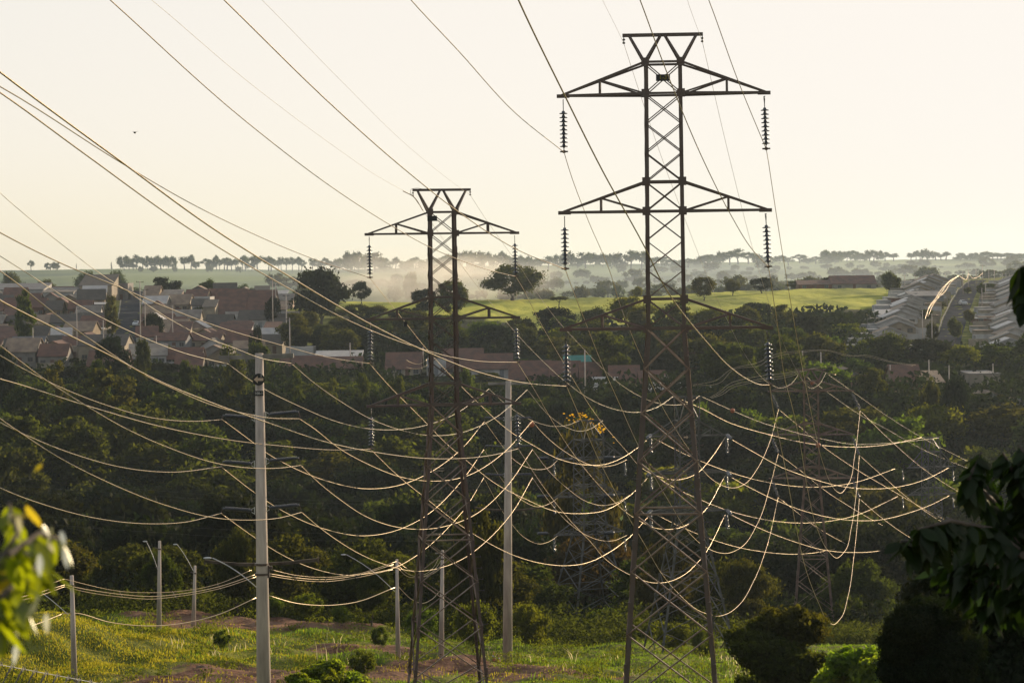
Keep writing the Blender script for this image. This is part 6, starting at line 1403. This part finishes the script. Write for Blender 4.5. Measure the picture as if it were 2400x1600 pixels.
# bushes in the yards
random.seed(606)
for k in range(70):
    D = random.uniform(592, 830); x = random.uniform(-20, 650)
    if abs(x - street_px(D)) < 30: continue
    s_ = random.uniform(.9, 2.2); p = on_ground(x, D); cm_ = KIND['ridge'][k % 3][0]
    t = empty('garden_bush', (p.x, D + 5, p.z), k, 'dark yard bush in the %s left town, %s of its street' % ('upper' if D > 740 else 'middle' if D > 665 else 'lower', 'left' if x < street_px(D) else 'right'), 'bush', 'yard bushes of the left town'); inst('foliage', cm_, t, (0, 0, -.2), (0, 0, 0), (s_ * 1.1, s_, s_ * 1.5))
def hedgerows():
    obs = []
    for D, a, b_, n_ in ((1650, 1000, 2400, 46), (2150, 1250, 2420, 44), (2650, 1450, 2420, 40), (2000, 640, 900, 12), (1350, 1480, 2060, 18)):
        for q in range(n_):
            x = a + (b_ - a) * (q + random.random()) / n_; p = on_ground(x, D + 30 * math.sin(x * .01) + random.uniform(-15, 15)); rd = random.uniform(3, 8) if random.random() < .8 else 11
            t = tree('ridge', p.x, p.y, rd, 'hedge', None, random.uniform(.5, 1.0), p.z); obs.append(t)
    gather(obs, 'hedgerow', 'hazy hedgerows and scrub lines crossing the far fields', 'hedgerow')
def weeds():
    g = np.random.default_rng(41); V = []
    for i in range(150):
        px = g.uniform(-60, 1900); D = g.uniform(112, 172); x = (px - 1200) / F * D; z = gz(x, D); hh = g.uniform(.25, .95); n = 130
        p = np.array([x, D, z]) + g.normal(size=(n, 3)) * np.array([.45, .45, 0]) * g.uniform(.6, 1.5); p[:, 2] += g.random(n) * hh
        a = g.normal(size=(n, 3)) + np.array([0, 0, 1.2]); a /= np.linalg.norm(a, axis=1)[:, None]; b = np.cross(a, g.normal(size=(n, 3))); b /= np.linalg.norm(b, axis=1)[:, None]
        s = g.uniform(.04, .13, n)[:, None]; V.append(np.stack([p - a * s, p - b * s * .35, p + a * s, p + b * s * .35], 1))
    V = np.concatenate(V).reshape(-1, 3); N = len(V) // 4; me = bpy.data.meshes.new('weeds'); me.vertices.add(len(V)); me.vertices.foreach_set('co', V.astype(np.float32).ravel())
    me.loops.add(N * 4); me.loops.foreach_set('vertex_index', np.arange(N * 4, dtype=np.int32)); me.polygons.add(N); me.polygons.foreach_set('loop_start', np.arange(N, dtype=np.int32) * 4)
    me.update(); me.materials.append(M['leaf_bright']); o = bpy.data.objects.new('weeds', me); C.objects.link(o); tag(o, 'scattered leafy weeds on the rough ground', 'weeds', None, 'stuff')
weeds()
def thicket():
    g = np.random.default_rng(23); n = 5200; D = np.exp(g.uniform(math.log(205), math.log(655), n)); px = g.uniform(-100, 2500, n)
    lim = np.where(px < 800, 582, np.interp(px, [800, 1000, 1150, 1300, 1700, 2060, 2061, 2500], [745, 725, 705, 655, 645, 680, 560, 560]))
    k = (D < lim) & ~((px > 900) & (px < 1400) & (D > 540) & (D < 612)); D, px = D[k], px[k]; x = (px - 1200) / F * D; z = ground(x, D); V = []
    for i in range(len(D)):
        m_ = 46; hh = g.uniform(1.0, 4.2); s0 = .0011 * D[i]
        p = np.array([x[i], D[i], z[i]]) + g.normal(size=(m_, 3)) * np.array([2.3, 2.0, 0]) * (D[i] / 400) ** .5; p[:, 2] += g.random(m_) ** .8 * hh
        a = g.normal(size=(m_, 3)); a /= np.linalg.norm(a, axis=1)[:, None]; b = np.cross(a, g.normal(size=(m_, 3))); b /= np.linalg.norm(b, axis=1)[:, None]
        s = s0 * g.uniform(.7, 1.6, m_)[:, None]; V.append(np.stack([p - a * s, p - b * s * .6, p + a * s, p + b * s * .6], 1))
    V = np.concatenate(V).reshape(-1, 3); N = len(V) // 4; me = bpy.data.meshes.new('thicket'); me.vertices.add(len(V)); me.vertices.foreach_set('co', V.astype(np.float32).ravel())
    me.loops.add(N * 4); me.loops.foreach_set('vertex_index', np.arange(N * 4, dtype=np.int32)); me.polygons.add(N); me.polygons.foreach_set('loop_start', np.arange(N, dtype=np.int32) * 4)
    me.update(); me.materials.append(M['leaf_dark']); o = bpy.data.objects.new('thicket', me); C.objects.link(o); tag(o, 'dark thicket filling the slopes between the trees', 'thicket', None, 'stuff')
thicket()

# ------------------------------------------------------------------ thin out what the camera never sees, gather the smallest trees
UNSEEN = "0 6 30 35 36 49 50 63 64 65 69 71 72 77 78 79 87 89 92 93 103 108 109 125 142 159 168 170 185 483 484 485 486 487 488 489 514 539 541 542 543 544"
SMALL = "7 9 10 15 27 37 40 44 45 46 51 52 54 55 56 57 58 61 66 67 68 70 73 74 75 76 80 81 83 84 86 91 94 102 118 119 124 134 169 171 186 192 193 195 197 200 202 214 215 217 226 227 231 237 244 249 250 251 268 269 341 342 343 344 345 346 347 348 349 350 351 352 353 354 355 356 357 358 359 360 361 362 363 364 365 366 367 368 369 370 371 372 373 374 375 376 377 378 379 380 381 382 383 384 385 386 387 388 389 390 391 394 396 397 398 399 400 401 402 403 404 405 407 408 409 410 411 412 413 414 415 416 417 418 419 420 421 423 425 426 427 428 429 430 431 432 433 434 435 436 437 438 439 440 441 442 443 444 445 446 447 448 449 450 451 452 453 454 455 456 457 458 459 460 461 462 463 464 465 466 467 468 469 470 471 472 473 474 475 476 477 478 479 480 481 482 491 493 494 495 496 497 499 501 502 503 504 505 506 507 508 509 511 512 513 517 521 523 524 526 527 528 529 530 531 532 533 534 535 536 537 538 540 545 546"

def drop(o):
    for c_ in list(o.children): drop(c_)
    bpy.data.objects.remove(o)
def gather(objs, name, label, cat):
    bpy.context.view_layer.update(); mats = []; co = []; lv = []; ls = []; mi = []; nv = nl = 0
    def walk(o):
        nonlocal nv, nl
        if o.type == 'MESH':
            me = o.data; a = np.empty(len(me.vertices) * 3, np.float32); me.vertices.foreach_get('co', a); a = a.reshape(-1, 3)
            mw = np.array(o.matrix_world); co.append(a @ mw[:3, :3].T + mw[:3, 3])
            b = np.empty(len(me.loops), np.int32); me.loops.foreach_get('vertex_index', b); lv.append(b + nv)
            s = np.empty(len(me.polygons), np.int32); me.polygons.foreach_get('loop_start', s); ls.append(s + nl)
            if me.materials[0] not in mats: mats.append(me.materials[0])
            mi.append(np.full(len(me.polygons), mats.index(me.materials[0]), np.int32)); nv += len(a); nl += len(b)
        for c_ in o.children: walk(c_)
    for o in objs: walk(o)
    me = bpy.data.meshes.new(name); V = np.concatenate(co); me.vertices.add(len(V)); me.vertices.foreach_set('co', V.astype(np.float32).ravel())
    L_ = np.concatenate(lv); S = np.concatenate(ls); me.loops.add(len(L_)); me.loops.foreach_set('vertex_index', L_); me.polygons.add(len(S)); me.polygons.foreach_set('loop_start', S)
    for m_ in mats: me.materials.append(m_)
    me.polygons.foreach_set('material_index', np.concatenate(mi)); me.update()
    for o in objs: drop(o)
    o = bpy.data.objects.new(name, me); C.objects.link(o); tag(o, label, cat, None, 'stuff')
hedgerows()
tn = lambda i: 'tree' if i == 0 else 'tree.%03d' % i
small = [bpy.data.objects[tn(int(i))] for i in SMALL.split()] + extra_small; gone = [bpy.data.objects[tn(int(i))] for i in UNSEEN.split()]
for o in gone: drop(o)
gather(small, 'woodland', 'smaller trees filling the gaps of the valley wood and the hazy slopes', 'woodland')
DROP = ('small dark spacer on the street cables, far left beside the leaves', 'small white house above the white lean-to', 'brown roofed beige house at the right edge', 'scrub around the farthest tower foot',
        'jumper insulator under the bottom left arm of the farthest grey tower on the right', 'jumper insulator under the bottom right arm of the farthest grey tower on the right')
for o in [o for o in C.objects if o.parent is None and o.get('label') in DROP]: drop(o)
# things that read alike: say which of them, from left to right
bpy.context.view_layer.update(); same = {}
for o in C.objects:
    if o.parent is None and o.get('label') and not o.get('kind'): same.setdefault(o['label'], []).append(o)
ORD = ['leftmost', 'second from left', 'third from left', 'fourth from left', 'fifth from left', 'sixth from left', 'seventh from left', 'eighth from left', 'ninth from left', 'tenth from left', 'eleventh from left', 'twelfth from left'] + \
      [w + ' from left' for w in 'thirteenth fourteenth fifteenth sixteenth seventeenth eighteenth nineteenth twentieth twenty-first twenty-second twenty-third twenty-fourth twenty-fifth twenty-sixth twenty-seventh twenty-eighth twenty-ninth thirtieth thirty-first thirty-second thirty-third thirty-fourth thirty-fifth thirty-sixth thirty-seventh thirty-eighth thirty-ninth fortieth forty-first forty-second forty-third forty-fourth forty-fifth forty-sixth forty-seventh forty-eighth forty-ninth fiftieth'.split()]
for lab, os_ in same.items():
    if len(os_) < 2:
        if os_[0].get('group') == lab: del os_[0]['group']
        continue
    os_.sort(key=lambda o: o.location.x / max(1, o.location.y)); n = len(os_)
    for i, o in enumerate(os_):
        w = ('left one', 'right one')[i] if n == 2 else ('left one', 'middle one', 'right one')[i] if n == 3 else 'rightmost' if i == n - 1 else ORD[i]
        base = lab.split(); s = lab + ', ' + w
        if len(s.split()) > 16: s = ' '.join(base[:16 - len(w.split())]).rstrip(',') + ', ' + w
        o['label'] = s; o['group'] = o.get('group') or lab
